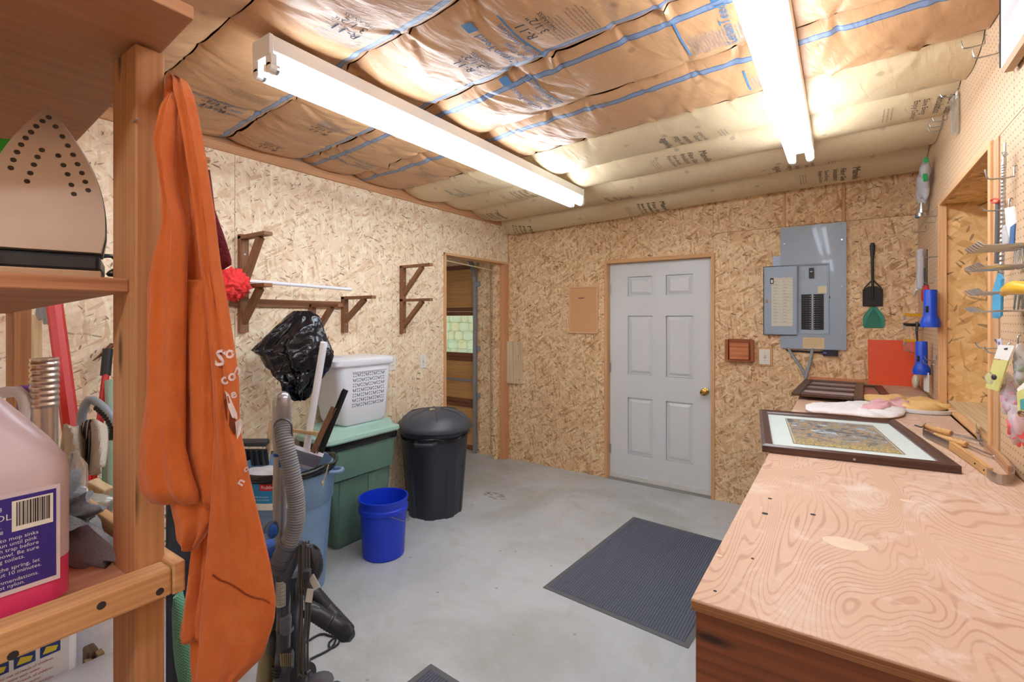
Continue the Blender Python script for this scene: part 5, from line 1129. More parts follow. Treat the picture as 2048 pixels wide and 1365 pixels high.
m.build('chart_writing', plain('pencil_grey', S(140, 136, 128), .8), t)
B('chart_sticker', (-.462, YB-.0412, 1.792), (-.437, YB-.0404, 1.838), BLACKP, dr_); B('chart_sticker_mark', (-.456, YB-.0415, 1.80), (-.443, YB-.0412, 1.825), PAPER, dr_)
B('door_latch', (-.494, YB-.043, 1.645), (-.476, YB-.039, 1.672), plain('tan_latch', S(170, 150, 110), .5), dr_, .002)
for x, z in ((-.366, 2.1), (.002, 2.1), (.002, 1.76), (.002, 1.43)): MB().lathe((x, YB-.022, z), [(.008, 0), (.006, .004)], 10, (0, -1, 0)).build('cover_screw', STEEL, t)
B('side_slot', (-.078, YB-.0224, 1.672), (-.070, YB-.0218, 1.688), INK, t)
GC = plain('grey_conduit', S(158, 164, 172), .5)
t2 = thing('cable_run', 'grey cables running down from the breaker panel to the bench', 'cables', (-.23, YB-.02, 1.06))
MB().tube([(-.345, YB-.015, 1.30), (-.30, YB-.02, 1.22), (-.245, YB-.02, 1.13), (-.225, YB-.02, 1.07)], .010, 8, .03).build('cable', GC, t2, smooth=60)
MB().tube([(-.180, YB-.015, 1.30), (-.195, YB-.02, 1.20), (-.215, YB-.02, 1.12), (-.225, YB-.025, 1.065)], .011, 8, .03).build('cable', GC, t2, smooth=60)
MB().tube([(-.352, YB-.008, 1.285), (-.34, YB-.012, 1.272), (-.27, YB-.01, 1.272), (-.18, YB-.01, 1.268), (-.11, YB-.01, 1.272)], .007, 6, .03).build('black_wire', BLACKP, t2, smooth=60)
t2 = thing('junction_box', 'small black box under the right corner of the breaker panel', 'box', (-.065, YB, 1.243)); B('box_body', (-.115, YB-.035, 1.245), (-.022, YB, 1.288), plain('blue_black', S(32, 36, 58), .4), t2, .003); B('box_cable', (-.155, YB-.014, 1.262), (-.115, YB-.006, 1.276), BLACKP, t2); B('box_logo', (-.112, YB-.0356, 1.262), (-.092, YB-.0352, 1.274), plain('violet_mark', S(110, 110, 200), .5), t2)
# fly swatters
def swatter(x, zt, zb, hw, hz0, mat_, frame_mat, label, y, handle=True, holder=True):
    t = thing('fly_swatter', label, 'fly swatter', (x, y, hz0), None)
    cx = x
    poly = [(cx-hw, hz0), (cx+hw, hz0), (cx+hw, zb-.02), (cx+hw*.35, zb), (cx-hw*.35, zb), (cx-hw, zb-.02)]
    MB().prism([(a, y-.002, b) for a, b in poly], (0, .003, 0)).build('flap', mat_, t)
    e = [V((a, y-.002, b)) for a, b in poly]; MB().tube(e+[e[0]], .003, 6).build('flap_rim', frame_mat, t)
    m = MB()
    for i in range(9): xx = cx-hw+hw*2*(i+1)/10; m.bar((xx, y-.004, hz0), (xx, y-.004, zb-.02), .0012, .0012)
    for i in range(int((zb-hz0)/.012)): m.bar((cx-hw, y-.004, hz0+.012*i), (cx+hw, y-.004, hz0+.012*i), .0012, .0012)
    m.build('flap_mesh', frame_mat, t)
    if handle:
        MB().tube([(x, y-.004, zb-.10), (x, y-.006, zb), (x-.002, y-.006, zt-.10)], lambda q: .007+.003*q, 8).build('shaft', frame_mat, t, smooth=60)
        MB().loft([[(x-.001+w_*cos(a), y-.006+.006*sin(a), z) for a in [2*pi*i/12 for i in range(12)]] for z, w_ in ((zt-.13, .008), (zt-.08, .013), (zt-.02, .016), (zt, .009))]).build('grip', frame_mat, t, smooth=60)
        MB().tube([(cx-hw*.9, y-.003, zb-.012), (x, y-.004, zb+.05)], .004, 6).tube([(cx+hw*.9, y-.003, zb-.012), (x, y-.004, zb+.05)], .004, 6).build('yoke', frame_mat, t)
swatter(.182, 2.062, 1.75, .055, 1.612, plain('dark_mesh', S(62, 54, 48), .7), BLACKP, 'black fly swatter hanging flap down on the wall right of the breaker panel', YB-.012)
TG = plain('teal_plastic', S(64, 160, 132), .45, alpha=.95)
t = thing('fly_swatter', 'teal green fly swatter flap showing below the black swatter', 'fly swatter', (.187, YB-.006, 1.456))
poly = [(.135, 1.458), (.243, 1.458), (.249, 1.475), (.247, 1.535), (.205, 1.603), (.170, 1.603), (.130, 1.535), (.128, 1.475)]
MB().prism([(a, YB-.006, b) for a, b in poly], (0, .004, 0)).build('flap', TG, t); e = [V((a, YB-.006, b)) for a, b in poly]; MB().tube(e+[e[0]], .003, 6).build('flap_rim', TG, t)
MB().tube([(.187, YB-.003, 1.59), (.187, YB-.003, 1.75)], .004, 6).build('shaft', TG, t)
m = MB()
for i in range(-8, 9): m.bar((.188+i*.0065, YB-.008, 1.460), (.188+i*.0065*.6, YB-.008, 1.535+.06*(1-abs(i)/8)), .0014, .0014)
m.build('flap_mesh', plain('teal_dark', S(30, 120, 98), .5), t)
# red board
t = thing('metal_sheet', 'flat bright orange red metal panel standing on the bench against the back wall', 'panel', (.29, YB-.05, HB))
RP = plain('signal_red', S(240, 84, 36), .38, var=.03)
MB().hexa([(.158, YB-.056, HB), (.424, YB-.056, HB), (.424, YB-.050, HB), (.158, YB-.050, HB), (.156, YB-.022, 1.372), (.426, YB-.022, 1.372), (.426, YB-.016, 1.372), (.156, YB-.016, 1.372)]).build('sheet', RP, t)
MB().hexa([(.156, YB-.060, HB), (.186, YB-.060, HB), (.186, YB-.055, HB), (.156, YB-.055, HB), (.154, YB-.026, 1.373), (.184, YB-.026, 1.373), (.184, YB-.021, 1.373), (.154, YB-.021, 1.373)]).build('edge_strip', RP, t)
for z in (1.09, 1.34): MB().lathe((.170, YB-.058+.034*(z-HB)/.312, z), [(.005, 0), (.004, .002)], 8, (0, -1, 0)).build('rivet', STEEL, t)
# ================================================================== PEGBOARD THINGS (right wall, X = XR)
def hook(y, z, label, L=.05, up=.02, grp=None, name='peg_hook'):
    t = MB().tube([(XR+.003, y, z+.028), (XR-.006, y, z+.026), (XR-.006, y, z+.002), (XR-.012, y, z-.004), (XR-L, y, z-.004), (XR-L-.010, y, z+.004), (XR-L-.014, y, z+up)], .0024, 6, .012).build(name, STEEL, smooth=60)
    return tag(t, label, 'hook', grp)
def pw(px, py, out=0.): return P(px, py, X=XR-out)
for px, py, w_ in ((1878, 243, 'leftmost'), (1886, 258, 'lowest'), (1897, 238, 'rightmost'), (1889, 250, 'middle')): p = pw(px, py); hook(p.y, p.z, w_+' of four bare hooks clustered under the clear blade pack on the pegboard', .045, .02, 'hooks high on the pegboard')
for px, py, w_ in ((1860, 420, 'topmost'), (1866, 432, 'second'), (1871, 443, 'lowest'), (1876, 430, 'rightmost')): p = pw(px, py); hook(p.y, p.z, w_+' of four bare hooks clustered below the hanging hardware bags', .04, .02, 'hooks beside the recess')
for px, py, l in ((1853, 462, 'bare wire hook above the clear packed white tool'), (1879, 512, 'wire hook above the red handled screwdrivers at the recess trim'), (1848, 512, 'wire hook holding the clear packed white tool'), (1974, 85, 'bare wire hook nearest the ceiling insulation on the pegboard'), (2003, 103, 'second bare wire hook high on the pegboard beside the white hanging fixture'), (2034, 350, 'bare wire hook on the pegboard right of the thin steel rods')):
    p = pw(px, py); hook(p.y, p.z, l, .055, .028)
for px, py, w_ in ((1871, 728, 'middle'), (1875, 720, 'topmost'), (1866, 736, 'lowest')): p = pw(px, py); hook(p.y, p.z, w_+' of three small hooks clustered right of the lower blue flashlight', .04, .02, 'hooks by the lower flashlight')
p = pw(1846, 705); hook(p.y, p.z, 'wire hook wrapped round the lower blue flashlight', .06, .02)
# clear pack of blades
t = thing('blade_pack', 'narrow clear pack of steel blades hanging high on the pegboard', 'pack', (XR, 2.88, 2.33))
MB().obox((XR-.018, 2.875, 2.425), (.022, .055, .17), Matrix.Rotation(.05, 3, 'X')).build('pack', CLEAR, t, .004)
for i in range(3): MB().obox((XR-.016-.004*i, 2.862+.012*i, 2.42), (.002, .008, .14), Matrix.Rotation(.05, 3, 'X')).build('blade', STEEL, t)
MB().obox((XR-.010, 2.875, 2.515), (.004, .03, .03), Matrix.Identity(3)).build('hang_tab', PAPER, t)
hook(2.875, 2.52, 'wire hook carrying the clear blade pack', .05, .015)
# hardware bags
t = thing('hardware_bag', 'clear bags of hardware with green clips hanging at the corner of the pegboard', 'bag', (XR-.03, 3.75, 2.2))
s_ = V((2, 5, 1))
for c_, r_ in (((XR-.035, 3.66, 2.31), (.03, .075, .085)), ((XR-.03, 3.76, 2.265), (.028, .06, .07)), ((XR-.035, 3.58, 2.36), (.025, .05, .06))): MB().ell(c_, *r_, 22, 14, 1, lambda d: d*(1+.5*noise.noise(d*22+s_))).build('clear_bag', FOAM, t, smooth=70)
GCL = plain('green_clip', S(40, 180, 110), .4)
for y_, z_, a in ((3.50, 2.405, .5), (3.53, 2.315, .9)): MB().obox((XR-.045, y_, z_), (.02, .05, .02), Matrix.Rotation(a, 3, 'X')).build('green_clip', GCL, t, .004)
for y_, z_ in ((3.84, 2.18), (3.78, 2.17), (3.72, 2.18)): MB().lathe((XR-.04, y_, z_), [(.012, -.03), (.014, .0), (.010, .03)], 10).build('metal_part', CHROME, t, smooth=50)
MB().obox((XR-.045, 3.87, 2.16), (.02, .03, .03), Matrix.Identity(3)).build('blue_part', plain('dull_blue', S(70, 110, 150), .5), t, .004)
# white tool in clear pack
t = thing('packed_tool', 'white flat tool in a clear pack hanging left of the red screwdrivers', 'pack', (XR-.03, 4.0, 1.70))
MB().hexa([(XR-.02, 3.99, 1.97), (XR-.02, 4.02, 1.97), (XR-.012, 4.02, 1.97), (XR-.012, 3.99, 1.97), (XR-.045, 3.96, 1.70), (XR-.045, 4.08, 1.67), (XR-.030, 4.08, 1.67), (XR-.030, 3.96, 1.70)]).build('white_blade', WHITEP, t, .004)
MB().obox((XR-.03, 3.90, 1.83), (.03, .09, .25), Matrix.Identity(3)).build('clear_sleeve', FOAM, t, .01)
for i in range(2): MB().obox((XR-.03, 3.88+.03*i, 1.86), (.005, .006, .17), Matrix.Identity(3)).build('inner_rod', plain('lilac_plastic', S(200, 180, 200), .4), t)
# screwdrivers
for i, (y_, l) in enumerate(((3.60, 'long screwdriver with red handle hanging at the recess trim'), (3.70, 'shorter red handled screwdriver hanging left of the long one'))):
    t = thing('screwdriver', l, 'screwdriver', (XR-.03, y_, 1.64)); zt = 1.92-.10*i
    MB().lathe((XR-.03, y_, 1.71), [(.004, 0), (.004, zt-1.71)], 8).build('shaft', plain('dark_steel', S(80, 78, 78), .35, .9), t)
    MB().lathe((XR-.03, y_, 1.62), [(.004, 0), (.013, .01), (.014, .06), (.009, .085), (.010, .095)], 10).build('handle', plain('clear_red', S(200, 40, 50), .2, alpha=.85), t, smooth=40)
p = pw(1872, 565); hook(p.y, p.z, 'wire hook behind the red screwdriver handles', .04, .02)
FB = plain('flashlight_blue', S(24, 74, 200), .38)
def torch(px, py0, py1, out, L, label):
    a = P(px, py0, X=XR-out); b = P(px, py1, X=XR-out); c = V((a.x, a.y, 0)); h = a.z-b.z; r = h*.15
    t = thing('flashlight', label, 'flashlight', (a.x, a.y, b.z))
    MB().lathe((a.x, a.y, b.z), [(.0, .0), (r*1.42, .0), (r*1.45, h*.12), (r*1.36, h*.19), (r*1.02, h*.30), (r*.98, h*.33), (r*.96, h*.97), (r*.85, h), (.0, h)], 28).build('body', FB, t, smooth=40)
    d = V((-.55, -.83, 0)).normalized(); o = V((a.x, a.y, b.z+h*.48))+d*r*.96; MB().obox(o, (.016, .010, h*.17), RZ(math.atan2(d.x, -d.y)*-1)).build('switch_plate', BLACKP, t, .003)
    MB().obox(o+d*.006+V((0, 0, h*.02)), (.010, .008, h*.08), RZ(math.atan2(d.x, -d.y)*-1)).build('slide_switch', DGREY, t, .002)
torch(1861, 580, 655, .045, 0, 'larger blue flashlight hanging head down under the screwdrivers')
torch(1843, 683, 749, .05, 0, 'smaller blue flashlight hanging head down beside the red panel')
for py, cl, l, nm in ((631, 'yellow', 'yellow clamp arm on the pegboard left of the larger flashlight', 'clamp'), (683, 'yellow', 'yellow clamp over the top corner of the red panel', 'clamp'), (651, 'black', 'black clamp on the pegboard between the two yellow ones', 'clamp')):
    a = P(1842, py, X=XR-.01); t = thing(nm, l, 'clamp', a); mt = plain('yellow_clip', S(236, 180, 40), .4) if cl == 'yellow' else BLACKP
    MB().bar(a, a+V((-.09, -.03, .004)), .016, .020).build('arm', mt, t, .004); MB().bar(a+V((-.085, -.03, .0)), a+V((-.085, -.03, -.03)), .012, .012).build('jaw', STEEL, t, .002)
t = thing('clear_clip_box', 'small clear box clipped at the upper corner of the red panel', 'box', (XR-.09, 4.12, 1.30)); B('box_shell', (XR-.09, 4.10, 1.31), (XR-.035, 4.13, 1.37), CLEAR, t, .004); B('box_base', (XR-.088, 4.10, 1.305), (XR-.037, 4.13, 1.312), CLEAR, t)
t = thing('snips', 'steel snips with dark handles hanging between the two flashlights', 'snips', (XR-.03, 4.02, 1.38))
for d in (-.008, .008): MB().tube([(XR-.03, 4.02+d, 1.50), (XR-.034, 4.02+d*2.4, 1.45), (XR-.03, 4.02+d*.6, 1.38)], lambda q: .008-.004*q, 8, .02).build('handle' if d < 0 else 'blade', DGREY if d < 0 else STEEL, t, smooth=60)
p = pw(1848, 660); hook(p.y, p.z, 'wire hook holding the steel snips', .045, .02)
t = thing('cream_scoop', 'cream plastic scoop hanging below the lower flashlight', 'scoop', (XR-.03, 4.02, 1.07))
MB().ell((XR-.035, 4.05, 1.115), .02, .055, .045, 16, 10).build('bowl', plain('cream_plastic', S(226, 216, 190), .4), t, smooth=60); MB().bar((XR-.03, 4.0, 1.12), (XR-.03, 3.93, 1.22), .014, .006).build('handle', MC['cream_plastic'], t, .002)
t = thing('price_tag', 'white paper tag hanging low beside the recess trim', 'tag', (XR-.02, 3.62, 1.10)); MB().obox((XR-.03, 3.62, 1.16), (.003, .07, .11), RZ(.2)).build('card', PAPER, t); MB().tube([(XR-.03, 3.62, 1.21), (XR-.02, 3.63, 1.25)], .001, 5).build('loop', STEEL, t)
# right of the recess: rods, file, packs, racks
tag(MB().tube([pw(2010, 285, .02), pw(2007, 420, .02), pw(2003, 560, .02)], .0035, 6).build('steel_rod', STEEL, smooth=60), 'thin long steel rod hanging at the right edge of the recess', 'rod')
tag(MB().tube([pw(2011, 310, .025), pw(2008, 330, .025), pw(2003, 575, .025)], lambda q: .0045, 6, .006, .35).build('twist_bit', STEEL), 'twisted steel bit hanging beside the thin rod', 'bit')
t = thing('flat_file', 'dark grey flat file hanging at the recess edge with red band', 'file', pw(1995, 530, .02)); MB().bar(pw(1995, 405, .015), pw(1993, 528, .015), .028, .006, (1, 0, 0)).build('blade', plain('file_steel', S(110, 112, 118), .5, .6), t, .001)
MB().tube([pw(1990+8*cos(a), 402+4*sin(a), .02) for a in [2*pi*i/12 for i in range(13)]], .003, 6).build('red_band', plain('red_rubber', S(200, 50, 40), .5), t)
t = thing('carded_pack', 'white and blue carded clear pack on a hook above the wire racks', 'pack', pw(2020, 495, .02)); hook(pw(2024, 415).y, pw(2024, 415).z, 'long wire hook carrying the white and blue carded pack', .055, .008)
def quad(name, pts, out, mat_, par, th=.003):
    a = [P(x, y, X=XR-out) for x, y in pts]; return MB().prism(a, (th, 0, 0)).build(name, mat_, par)
quad('card', ((2009, 417), (2027, 413), (2031, 445), (2022, 488), (2012, 450)), .055, PAPER, t); quad('blue_part', ((2020, 455), (2029, 448), (2027, 487), (2018, 490)), .058, plain('card_blue', S(70, 110, 160), .5), t)
MB().ell(pw(2012, 470, .05), .010, .02, .03, 18, 12, 1, lambda d: d*(1+.5*noise.noise(d*30))).build('clear_blister', FOAM, t, smooth=70)
def wire_rack(px0, py0, px1, py1, zdrop, n, label, L=.12):
    a, b = pw(px0, py0), pw(px1, py1); t = thing('wire_rack', label, 'rack', (XR, (a.y+b.y)/2, a.z))
    b.z = a.z
    for dz, nm in ((0, 'back_rail'), (-zdrop, 'back_rail')): MB().tube([(XR-.008, a.y, a.z+dz), (XR-.008, b.y, b.z+dz)], .0035, 6).build(nm, STEEL, t)
    for i in range(n):
        y = a.y+(b.y-a.y)*i/(n-1)
        MB().tube([(XR-.008, y, a.z), (XR-L*.9, y, a.z), (XR-L, y, a.z+.012)], .003, 6).build('prong', STEEL, t); MB().tube([(XR-.010, y+.004, a.z+.002), (XR-.014, y+.004, a.z-zdrop), (XR-L*.9, y+.004, a.z-zdrop-.002), (XR-L, y+.004, a.z-zdrop+.010)], .003, 6).build('prong', STEEL, t)
wire_rack(2042, 500, 2082, 500, .055, 6, 'upper steel wire tool rack with a double row of prongs on the pegboard')
wire_rack(2042, 588, 2078, 588, .05, 5, 'lower steel wire tool rack holding the yellow handled tool')
t = thing('yellow_tool', 'yellow handled tool resting on the lower wire rack', 'tool', pw(2035, 585, .05)); MB().tube([pw(2008, 586, .06), pw(2020, 577, .06), pw(2045, 576, .06), pw(2075, 582, .06)], lambda q: .010+.008*sin(pi*min(1, q*1.3)), 10, .02).build('handle', plain('tool_yellow', S(240, 186, 40), .35), t, smooth=60); MB().tube([pw(2070, 581, .06), pw(2110, 590, .06)], .005, 6).build('shaft', STEEL, t)
t = thing('blue_comb_tool', 'light blue plastic spreader hanging between the wire racks', 'spreader', pw(1994, 635, .05)); LBP = plain('sky_plastic', S(84, 178, 220), .4)
quad('blade', ((1995, 547), (2001, 550), (2004, 558), (2001, 632), (1994, 638), (1984, 636), (1984, 585)), .06, LBP, t, .005)
m = MB()
for i in range(16): a = P(2002.5-.02*i, 560+i*4.6, X=XR-.0605); m.obox(a, (.004, .005, .004), Matrix.Identity(3))
m.build('teeth', LBP, t); quad('tang', ((1995, 540), (1999, 540), (2000, 552), (1995, 552)), .058, STEEL, t)
# hanging packs low right
for px, py, l, L_ in ((2005, 695, 'wire hook carrying the yellow carded pack', .05), (2022, 705, 'wire hook carrying the pink bag', .045), (2042, 690, 'wire hook carrying the green and yellow bag', .04)): p = pw(px, py); hook(p.y, p.z, l, L_, .015)
t = thing('yellow_card_pack', 'pale yellow carded pack with a clear bulb hanging right of the recess', 'pack', pw(2000, 780, .08)); YC = plain('pale_yellow_card', S(222, 218, 132), .5)
quad('card', ((1987, 720), (2016, 722), (1996, 783), (1970, 776)), .075, YC, t); quad('card_head', ((1997, 690), (2029, 692), (2016, 722), (1988, 717)), .074, PAPER, t); quad('hang_slot', ((2008, 697), (2014, 696), (2013, 700), (2008, 700)), .0755, INK, t)
MB().ell(P(1979, 757, X=XR-.08), .010, .018, .018, 16, 10).build('clear_bulb', CLEAR, t, smooth=60); MB().ell(P(1988, 755, X=XR-.085), .006, .01, .008, 8, 6).build('dark_part', BLACKP, t)
t = thing('small_tag', 'small white printed tag behind the yellow carded pack', 'tag', pw(2000, 690, .03)); quad('tag_card', ((1993, 678), (2002, 680), (2003, 700), (1995, 698)), .05, plain('lilac_paper', S(220, 214, 230), .7), t); quad('tag_print', ((1996, 684), (2000, 684), (2000, 692), (1996, 692)), .0505, plain('violet_ink', S(130, 110, 150), .7), t)
def soft(name, label, cat, px, py, out, r, mat_, amp=.8, fr=75, seed=1, bag=True):
    c = P(px, py, X=XR-out); t = thing(name, label, cat, (c.x, c.y, c.z-r[2])); s_ = V((seed, seed*3, 2))
    MB().ell(c, *r, 24, 16, 1, lambda d: d*(1+amp*noise.noise(d*fr+s_))).build('contents', mat_, t, smooth=70)
    if bag: MB().ell(c+V((0, 0, .014)), r[0]*1.1, r[1]*1.1, r[2]*1.35, 30, 20, .7, lambda d: V((d.x, d.y*(1-.55*max(0, d.z)/r[2]), d.z))*(1+.5*noise.noise(d*60+s_))).build('clear_bag', FOAM, t, smooth=70)
    return t
soft('pink_bag', 'clear bag of pale pink fluff hanging below the yellow carded pack', 'bag', 2020, 800, .05, (.015, .03, .036), plain('pale_pink', S(230, 170, 190), .8), seed=1)
soft('coral_bag', 'clear bag of coral red netting hanging lowest at the right edge', 'bag', 2041, 858, .05, (.018, .03, .036), plain('coral_red', S(240, 96, 100), .7), .9, 90, 2)
soft('green_bag', 'clear bag with yellow green contents at the right edge of the picture', 'bag', 2042, 738, .05, (.012, .025, .032), plain('grey_green', S(150, 170, 150), .6), seed=4)
t = thing('teal_card_pack', 'white and teal carded pack with gold wire at the right edge', 'pack', pw(2042, 820, .08)); quad('card', ((2033, 785), (2062, 770), (2064, 822), (2036, 822)), .085, YC, t); quad('teal_part', ((2040, 800), (2062, 795), (2062, 818), (2041, 820)), .0865, plain('teal_card', S(60, 160, 160), .5), t); quad('card_head', ((2034, 778), (2052, 762), (2060, 770), (2036, 788)), .084, PAPER, t)
m = MB(); random.seed(4); gp = [P(2034+random.random()*24, 822+random.random()*12, X=XR-.09) for i in range(10)]; m.tube(gp, .002, 5, .01).build('gold_wire', BRASS, t)
# white hanging fixture at the top right
t = thing('roll_holder', 'white box shaped holder with tan end high on the pegboard at the picture edge', 'holder', (XR-.05, 1.9, 2.27)); a = pw(2034, 135)
B('white_shell', (XR-.035, a.y-.25, a.z+.004), (XR-.004, a.y, a.z+.45), WHITEP, t, .004); B('dark_gasket', (XR-.037, a.y, a.z+.01), (XR-.002, a.y+.004, a.z+.45), BLACKP, t)
MB().hexa([(XR-.035, a.y-.25, a.z+.004), (XR-.004, a.y-.25, a.z+.004), (XR-.004, a.y, a.z+.004), (XR-.035, a.y, a.z+.004), (XR-.03, a.y-.24, a.z-.012), (XR-.01, a.y-.24, a.z-.012), (XR-.01, a.y-.01, a.z-.012), (XR-.03, a.y-.01, a.z-.012)]).build('tan_end', plain('tan_end', S(190, 160, 124), .6), t)
# ================================================================== THINGS ON THE BENCH
# framed picture: wide dark moulding, pale mount, small landscape under glass
fa = R(8.0); fm = RZ(fa); fc = V((-.016, 2.268, HB)); fw_, fh_ = .53, .72
t = thing('framed_picture', 'dark framed landscape picture lying face up on the workbench', 'picture', fc)
def fp(x, y, z): return fc+fm@V((x, y, z))
fprof = [(0, .002), (0, .024), (.010, .030), (.026, .026), (.034, .020), (.036, .016), (.036, .002)]
cor = [(-1, -1), (1, -1), (1, 1), (-1, 1)]
FM = wood('mahogany_frame', S(96, 62, 50), S(58, 36, 32), rough=.28)
for i in range(4):
    a, b = cor[i], cor[(i+1) % 4]
    MB().loft([[fp(c[0]*(fw_/2-d), c[1]*(fh_/2-d), z) for d, z in fprof] for c in (a, b)]).build('moulding', FM, t, smooth=30)
MB().add([fp(sx*(fw_/2-.03), sy*(fh_/2-.03), .012) for sx, sy in cor], [(0, 1, 2, 3)]).build('mount', plain('mount_card', S(212, 226, 222), .6), t)
k = NT('landscape_painting'); uv = k.uv(); x_ = k.n('SeparateXYZ', {0: uv}).outputs
n1 = k.noise(k.map(uv, (4, 6, 1)), 1, 6, .7, 1.2).outputs[0]; n2 = k.noise(k.map(uv, (40, 70, 1)), 1, 3).outputs[0]
c = k.ramp(n1, [(.38, S(24, 40, 48)), (.46, S(74, 92, 112)), (.50, S(206, 160, 66)), (.54, S(50, 66, 60)), (.58, S(130, 152, 172)), (.66, S(220, 228, 230))])
c = k.mix(k.ramp(x_[1], [(.0, (1, 1, 1, 1)), (.3, (0, 0, 0, 1))]), c, k.ramp(n2, [(.42, S(36, 78, 58)), (.55, S(214, 176, 64))])); k.set(Base_Color=c, Roughness=.5)
m = MB(); q = [fp(sx*.155+.0, sy*.235+.01, .0132) for sx, sy in cor]; m.add(q, [(0, 1, 2, 3)]); m.uv = [(0, 0), (1, 0), (1, 1), (0, 1)]; m.build('painting', k.m, t)
for i in range(4):
    a, b = cor[i], cor[(i+1) % 4]; MB().bar(fp(a[0]*.160, a[1]*.240+.01, .0135), fp(b[0]*.160, b[1]*.240+.01, .0135), .004, .001).build('mount_edge', plain('mount_gold', S(150, 124, 84), .5), t)
g = NT('picture_glass'); g.set(Base_Color=(1, 1, 1, 1), Roughness=.02, Alpha=.12, Specular_IOR_Level=.8)
MB().add([fp(sx*(fw_/2-.034), sy*(fh_/2-.034), .0165) for sx, sy in cor], [(0, 1, 2, 3)]).build('glass', g.m, t)
MB().obox(fp(0.0, -fh_/2-.001, .010), (.006, .003, .006), fm).build('hanger', STEEL, t)
# two brown wooden frames near the back wall
def lattice(c, a, w_, h_, z, bars, label, pane, group=None):
    m_ = RZ(R(a)); t = thing('picture_frame', label, 'frame', (c[0], c[1], HB+z)); o = V((c[0], c[1], HB+z))
    for sx in (-1, 1): MB().obox(o+m_@V((sx*(w_/2-.022), 0, .010)), (.044, h_, .020), m_).build('frame_bar', WALN, t, .004)
    for sy in (-1, 1): MB().obox(o+m_@V((0, sy*(h_/2-.022), .010)), (w_-.088, .044, .020), m_).build('frame_bar', WALN, t, .004)
    for i in range(bars): MB().obox(o+m_@V((0, (i+1)/(bars+1)*(h_-.088)-h_/2+.044, .012)), (w_-.088, .030, .016), m_).build('cross_bar', WALN, t, .003)
    MB().obox(o+m_@V((0, 0, .005)), (w_-.08, h_-.08, .004), m_).build('panel', pane, t)
PANE = plain('mauve_glass', S(196, 176, 176), .2)
lattice((.105, 3.665), 1.3, .25, .68, .0005, 0, 'lower dark wooden frame with pink panel near the red panel', plain('pink_panel', S(196, 130, 120), .4))
lattice((-.058, 3.56), -2, .335, .74, .021, 2, 'upper dark wooden frame with cross bars lying on another frame by the back wall', PANE)
# white ring, cloths, fish shaped
rc = P(1868, 826, Z=HB); t = thing('white_tray', 'round white plastic tray under the cloths on the bench', 'tray', (rc.x-.06, rc.y+.06, HB))
MB().lathe((rc.x-.06, rc.y+.06, HB), [(.0, .001), (.15, .001), (.155, .003), (.157, .020), (.152, .021), (.149, .006), (.0, .005)], 40, caps=False).build('tray', WHITEP, t, smooth=40)
def drape(name, pts, h, mat_, label, cat, seed, z0=.001):
    a = [P(x, y, Z=HB+.01) for x, y in pts]; c = sum(a, V())/len(a)
    n = 36; ring = [p for p in smooth_path(a+[a[0]], .02)]
    def rg(s__, hh): return [V((c.x+(p.x-c.x)*s__, c.y+(p.y-c.y)*s__, HB+z0+max(.0008, hh*(1+.7*noise.noise(V((p.x*14, p.y*14, seed))))+.45*hh*noise.noise(V((p.x*50*s__, p.y*50*s__, seed)))))) for p in ring]
    return tag(MB().loft([rg(1.0, 0), rg(1.01, h*.35), rg(.96, h*.8), rg(.8, h), rg(.55, h*1.15), rg(.3, h*.9), rg(.05, h)]).build(name, mat_, smooth=75), label, cat)
drape('yellow_cloth', [(1722, 800), (1735, 797), (1830, 799), (1900, 816), (1890, 822), (1860, 824), (1820, 822), (1760, 812)], .022, plain('apricot_cloth', S(240, 196, 128), .9, bump=.4, scale=60), 'apricot yellow cloth lying behind the white cloth on the bench', 'cloth', 1, .012)
drape('white_cloth', [(1612, 811), (1640, 809), (1735, 806), (1760, 812), (1800, 815), (1810, 826), (1795, 834), (1745, 836), (1720, 832), (1650, 826), (1616, 822)], .018, plain('soft_white_cloth', S(244, 240, 240), .9, bump=.4, scale=60), 'crumpled white cloth across the bench behind the framed picture', 'cloth', 2, .006)
drape('pink_cloth', [(1722, 822), (1740, 812), (1772, 806), (1800, 806), (1818, 812), (1822, 820), (1790, 822), (1760, 826)], .026, plain('rose_cloth', S(232, 180, 184), .9, bump=.4, scale=60), 'pale pink cloth with red edge on top of the white cloth', 'cloth', 3, .012)
# tools on the bench: sprung tongs and two long forks
t = thing('long_fork', 'long steel rod fork with turned wooden handle pointing to the recess', 'fork', P(1870, 866, Z=HB)); z_ = HB+.018
def bp(px, py, z=.018): return P(px, py, Z=HB+z)
a, b = bp(1848, 853), bp(1903, 868); ax_ = (b-a)
MB().lathe(a, [(.004, 0), (.010, .004), (.011, ax_.length*.3), (.0125, ax_.length*.6), (.013, ax_.length*.92), (.010, ax_.length), (.0, ax_.length)], 16, ax_).build('handle', MAPLE, t, smooth=40)
MB().tube([bp(1900, 867), bp(1955, 882), bp(1985, 893), bp(1999, 914, .012), bp(2012, 918, .012), bp(2037, 896, .012), bp(2034, 890, .012), bp(1990, 892, .014)], .0042, 8, .02).build('rod', CHROME, t, smooth=60)
MB().tube([bp(1830, 851, .02), bp(1842, 855, .02), bp(1848, 853, .02)], .003, 6).build('tip_hook', DGREY, t)
t = thing('long_fork', 'second long fork with turned wooden handle lying beside the framed picture', 'fork', P(1900, 885, Z=HB))
a, b = bp(1868, 870, .013), bp(1933, 890, .013); ax_ = (b-a)
MB().lathe(a, [(.004, 0), (.009, .004), (.0095, ax_.length*.4), (.012, ax_.length*.7), (.012, ax_.length*.93), (.009, ax_.length), (.0, ax_.length)], 16, ax_).build('handle', MAPLE, t, smooth=40)
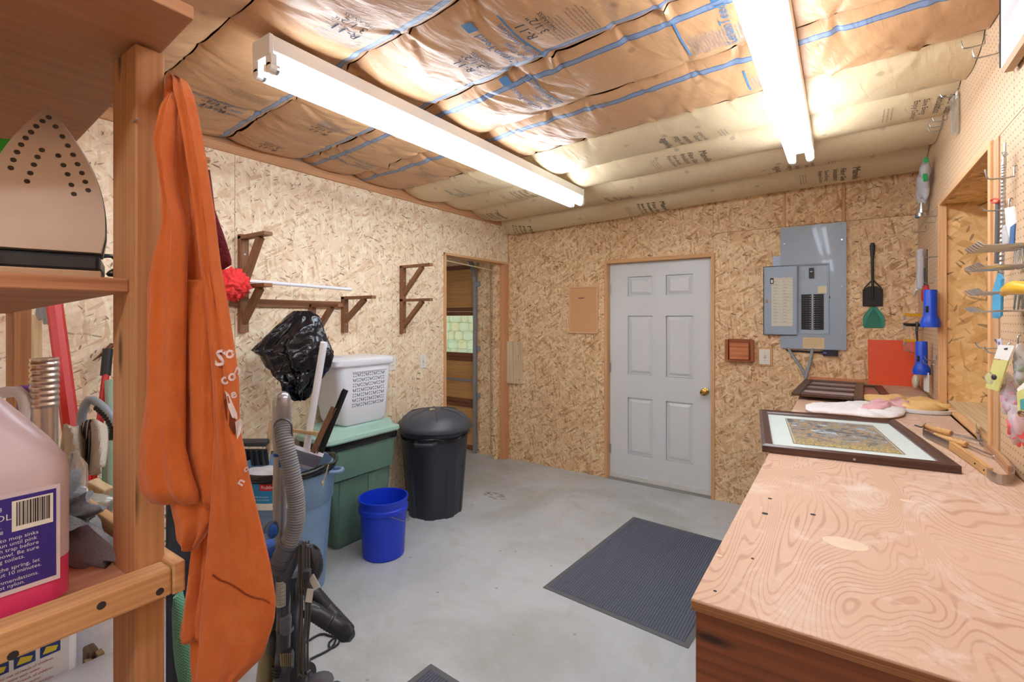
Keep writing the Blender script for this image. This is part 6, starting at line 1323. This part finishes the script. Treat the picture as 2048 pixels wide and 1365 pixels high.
MB().tube([bp(1930, 889, .012), bp(1985, 912, .012), bp(2020, 921, .010), bp(2065, 915, .010), bp(2062, 898, .01), bp(2028, 942, .01)], .0038, 8, .03).build('rod', CHROME, t, smooth=60)
t = thing('sprung_tongs', 'sprung steel tongs with two wooden grips lying at the right of the bench', 'tongs', P(1990, 950, Z=HB))
def strap(pts, h, th, name, mat_):
    pts = smooth_path(pts, .01); m = MB(); r = []
    for i, p in enumerate(pts):
        d = (pts[min(i+1, len(pts)-1)]-pts[max(0, i-1)]); d.z = 0; d.normalize(); n_ = V((-d.y, d.x, 0))*th/2
        r.append([p-n_, p+n_, p+n_+V((0, 0, h)), p-n_+V((0, 0, h))])
    return m.loft(r).build(name, mat_, t, smooth=30)
SS = plain('brushed_steel', S(182, 172, 164), .35, .9)
strap([bp(1846, 872, .006), bp(1870, 884, .006), bp(1908, 903, .004)], .026, .0018, 'spring_strap', SS)
strap([bp(1970, 950, .002), bp(1985, 963, .002), bp(2004, 970, .002), bp(2024, 968, .002), bp(2029, 957, .002), bp(2020, 945, .003)], .028, .0018, 'spring_strap', SS)
strap([bp(1960, 885, .006), bp(1972, 900, .005), bp(1980, 908, .004)], .026, .0018, 'spring_strap', SS)
strap([bp(1903, 899, .004), bp(1940, 925, .003), bp(1980, 955, .002)], .027, .014, 'wood_grip', MAPLE)
strap([bp(1973, 899, .004), bp(2000, 925, .004), bp(2022, 950, .003)], .026, .012, 'wood_grip', wood('tongs_wood', S(206, 160, 118), S(160, 112, 76)))
for px, py in ((1944, 926), (1962, 939)): MB().lathe(bp(px, py, .016)+(-FWD)*.009, [(.003, 0), (.003, .002)], 8, -FWD).build('rivet', INK, t)
strap([bp(1846, 871, .004), bp(1846.5, 863, .004), bp(1852, 858, .004)], .026, .002, 'jaw', SS); strap([bp(1960, 888, .004), bp(1955, 880, .004), bp(1952, 866, .004)], .04, .002, 'jaw', SS)
m = MB()
for i in range(5): m.obox(bp(1952.5, 866, .006+.008*i)-FWD*.004, (.004, .008, .004), RZ(YAW))
m.build('jaw_teeth', SS, t)
# dirt smudge swept on the slab
k = NT('smudge'); uv = k.uv()
p = P(985, 992, Z=0); m = MB(); random.seed(6)
for i in range(26):
    a = p+V((random.uniform(-.10, .10), random.uniform(-.05, .07), .0006)); d = V((random.uniform(.01, .05), random.uniform(.0, .02), 0)); m.bar(a, a+d, .006, .0006)
k.set(Base_Color=S(128, 124, 118), Roughness=.9); sm = m.build('dirt_smudge', k.m); tag(sm, 'grey dirt smudge on the concrete before the black trash can', 'stain'); sm['kind'] = 'stuff'
bpy.context.view_layer.update()
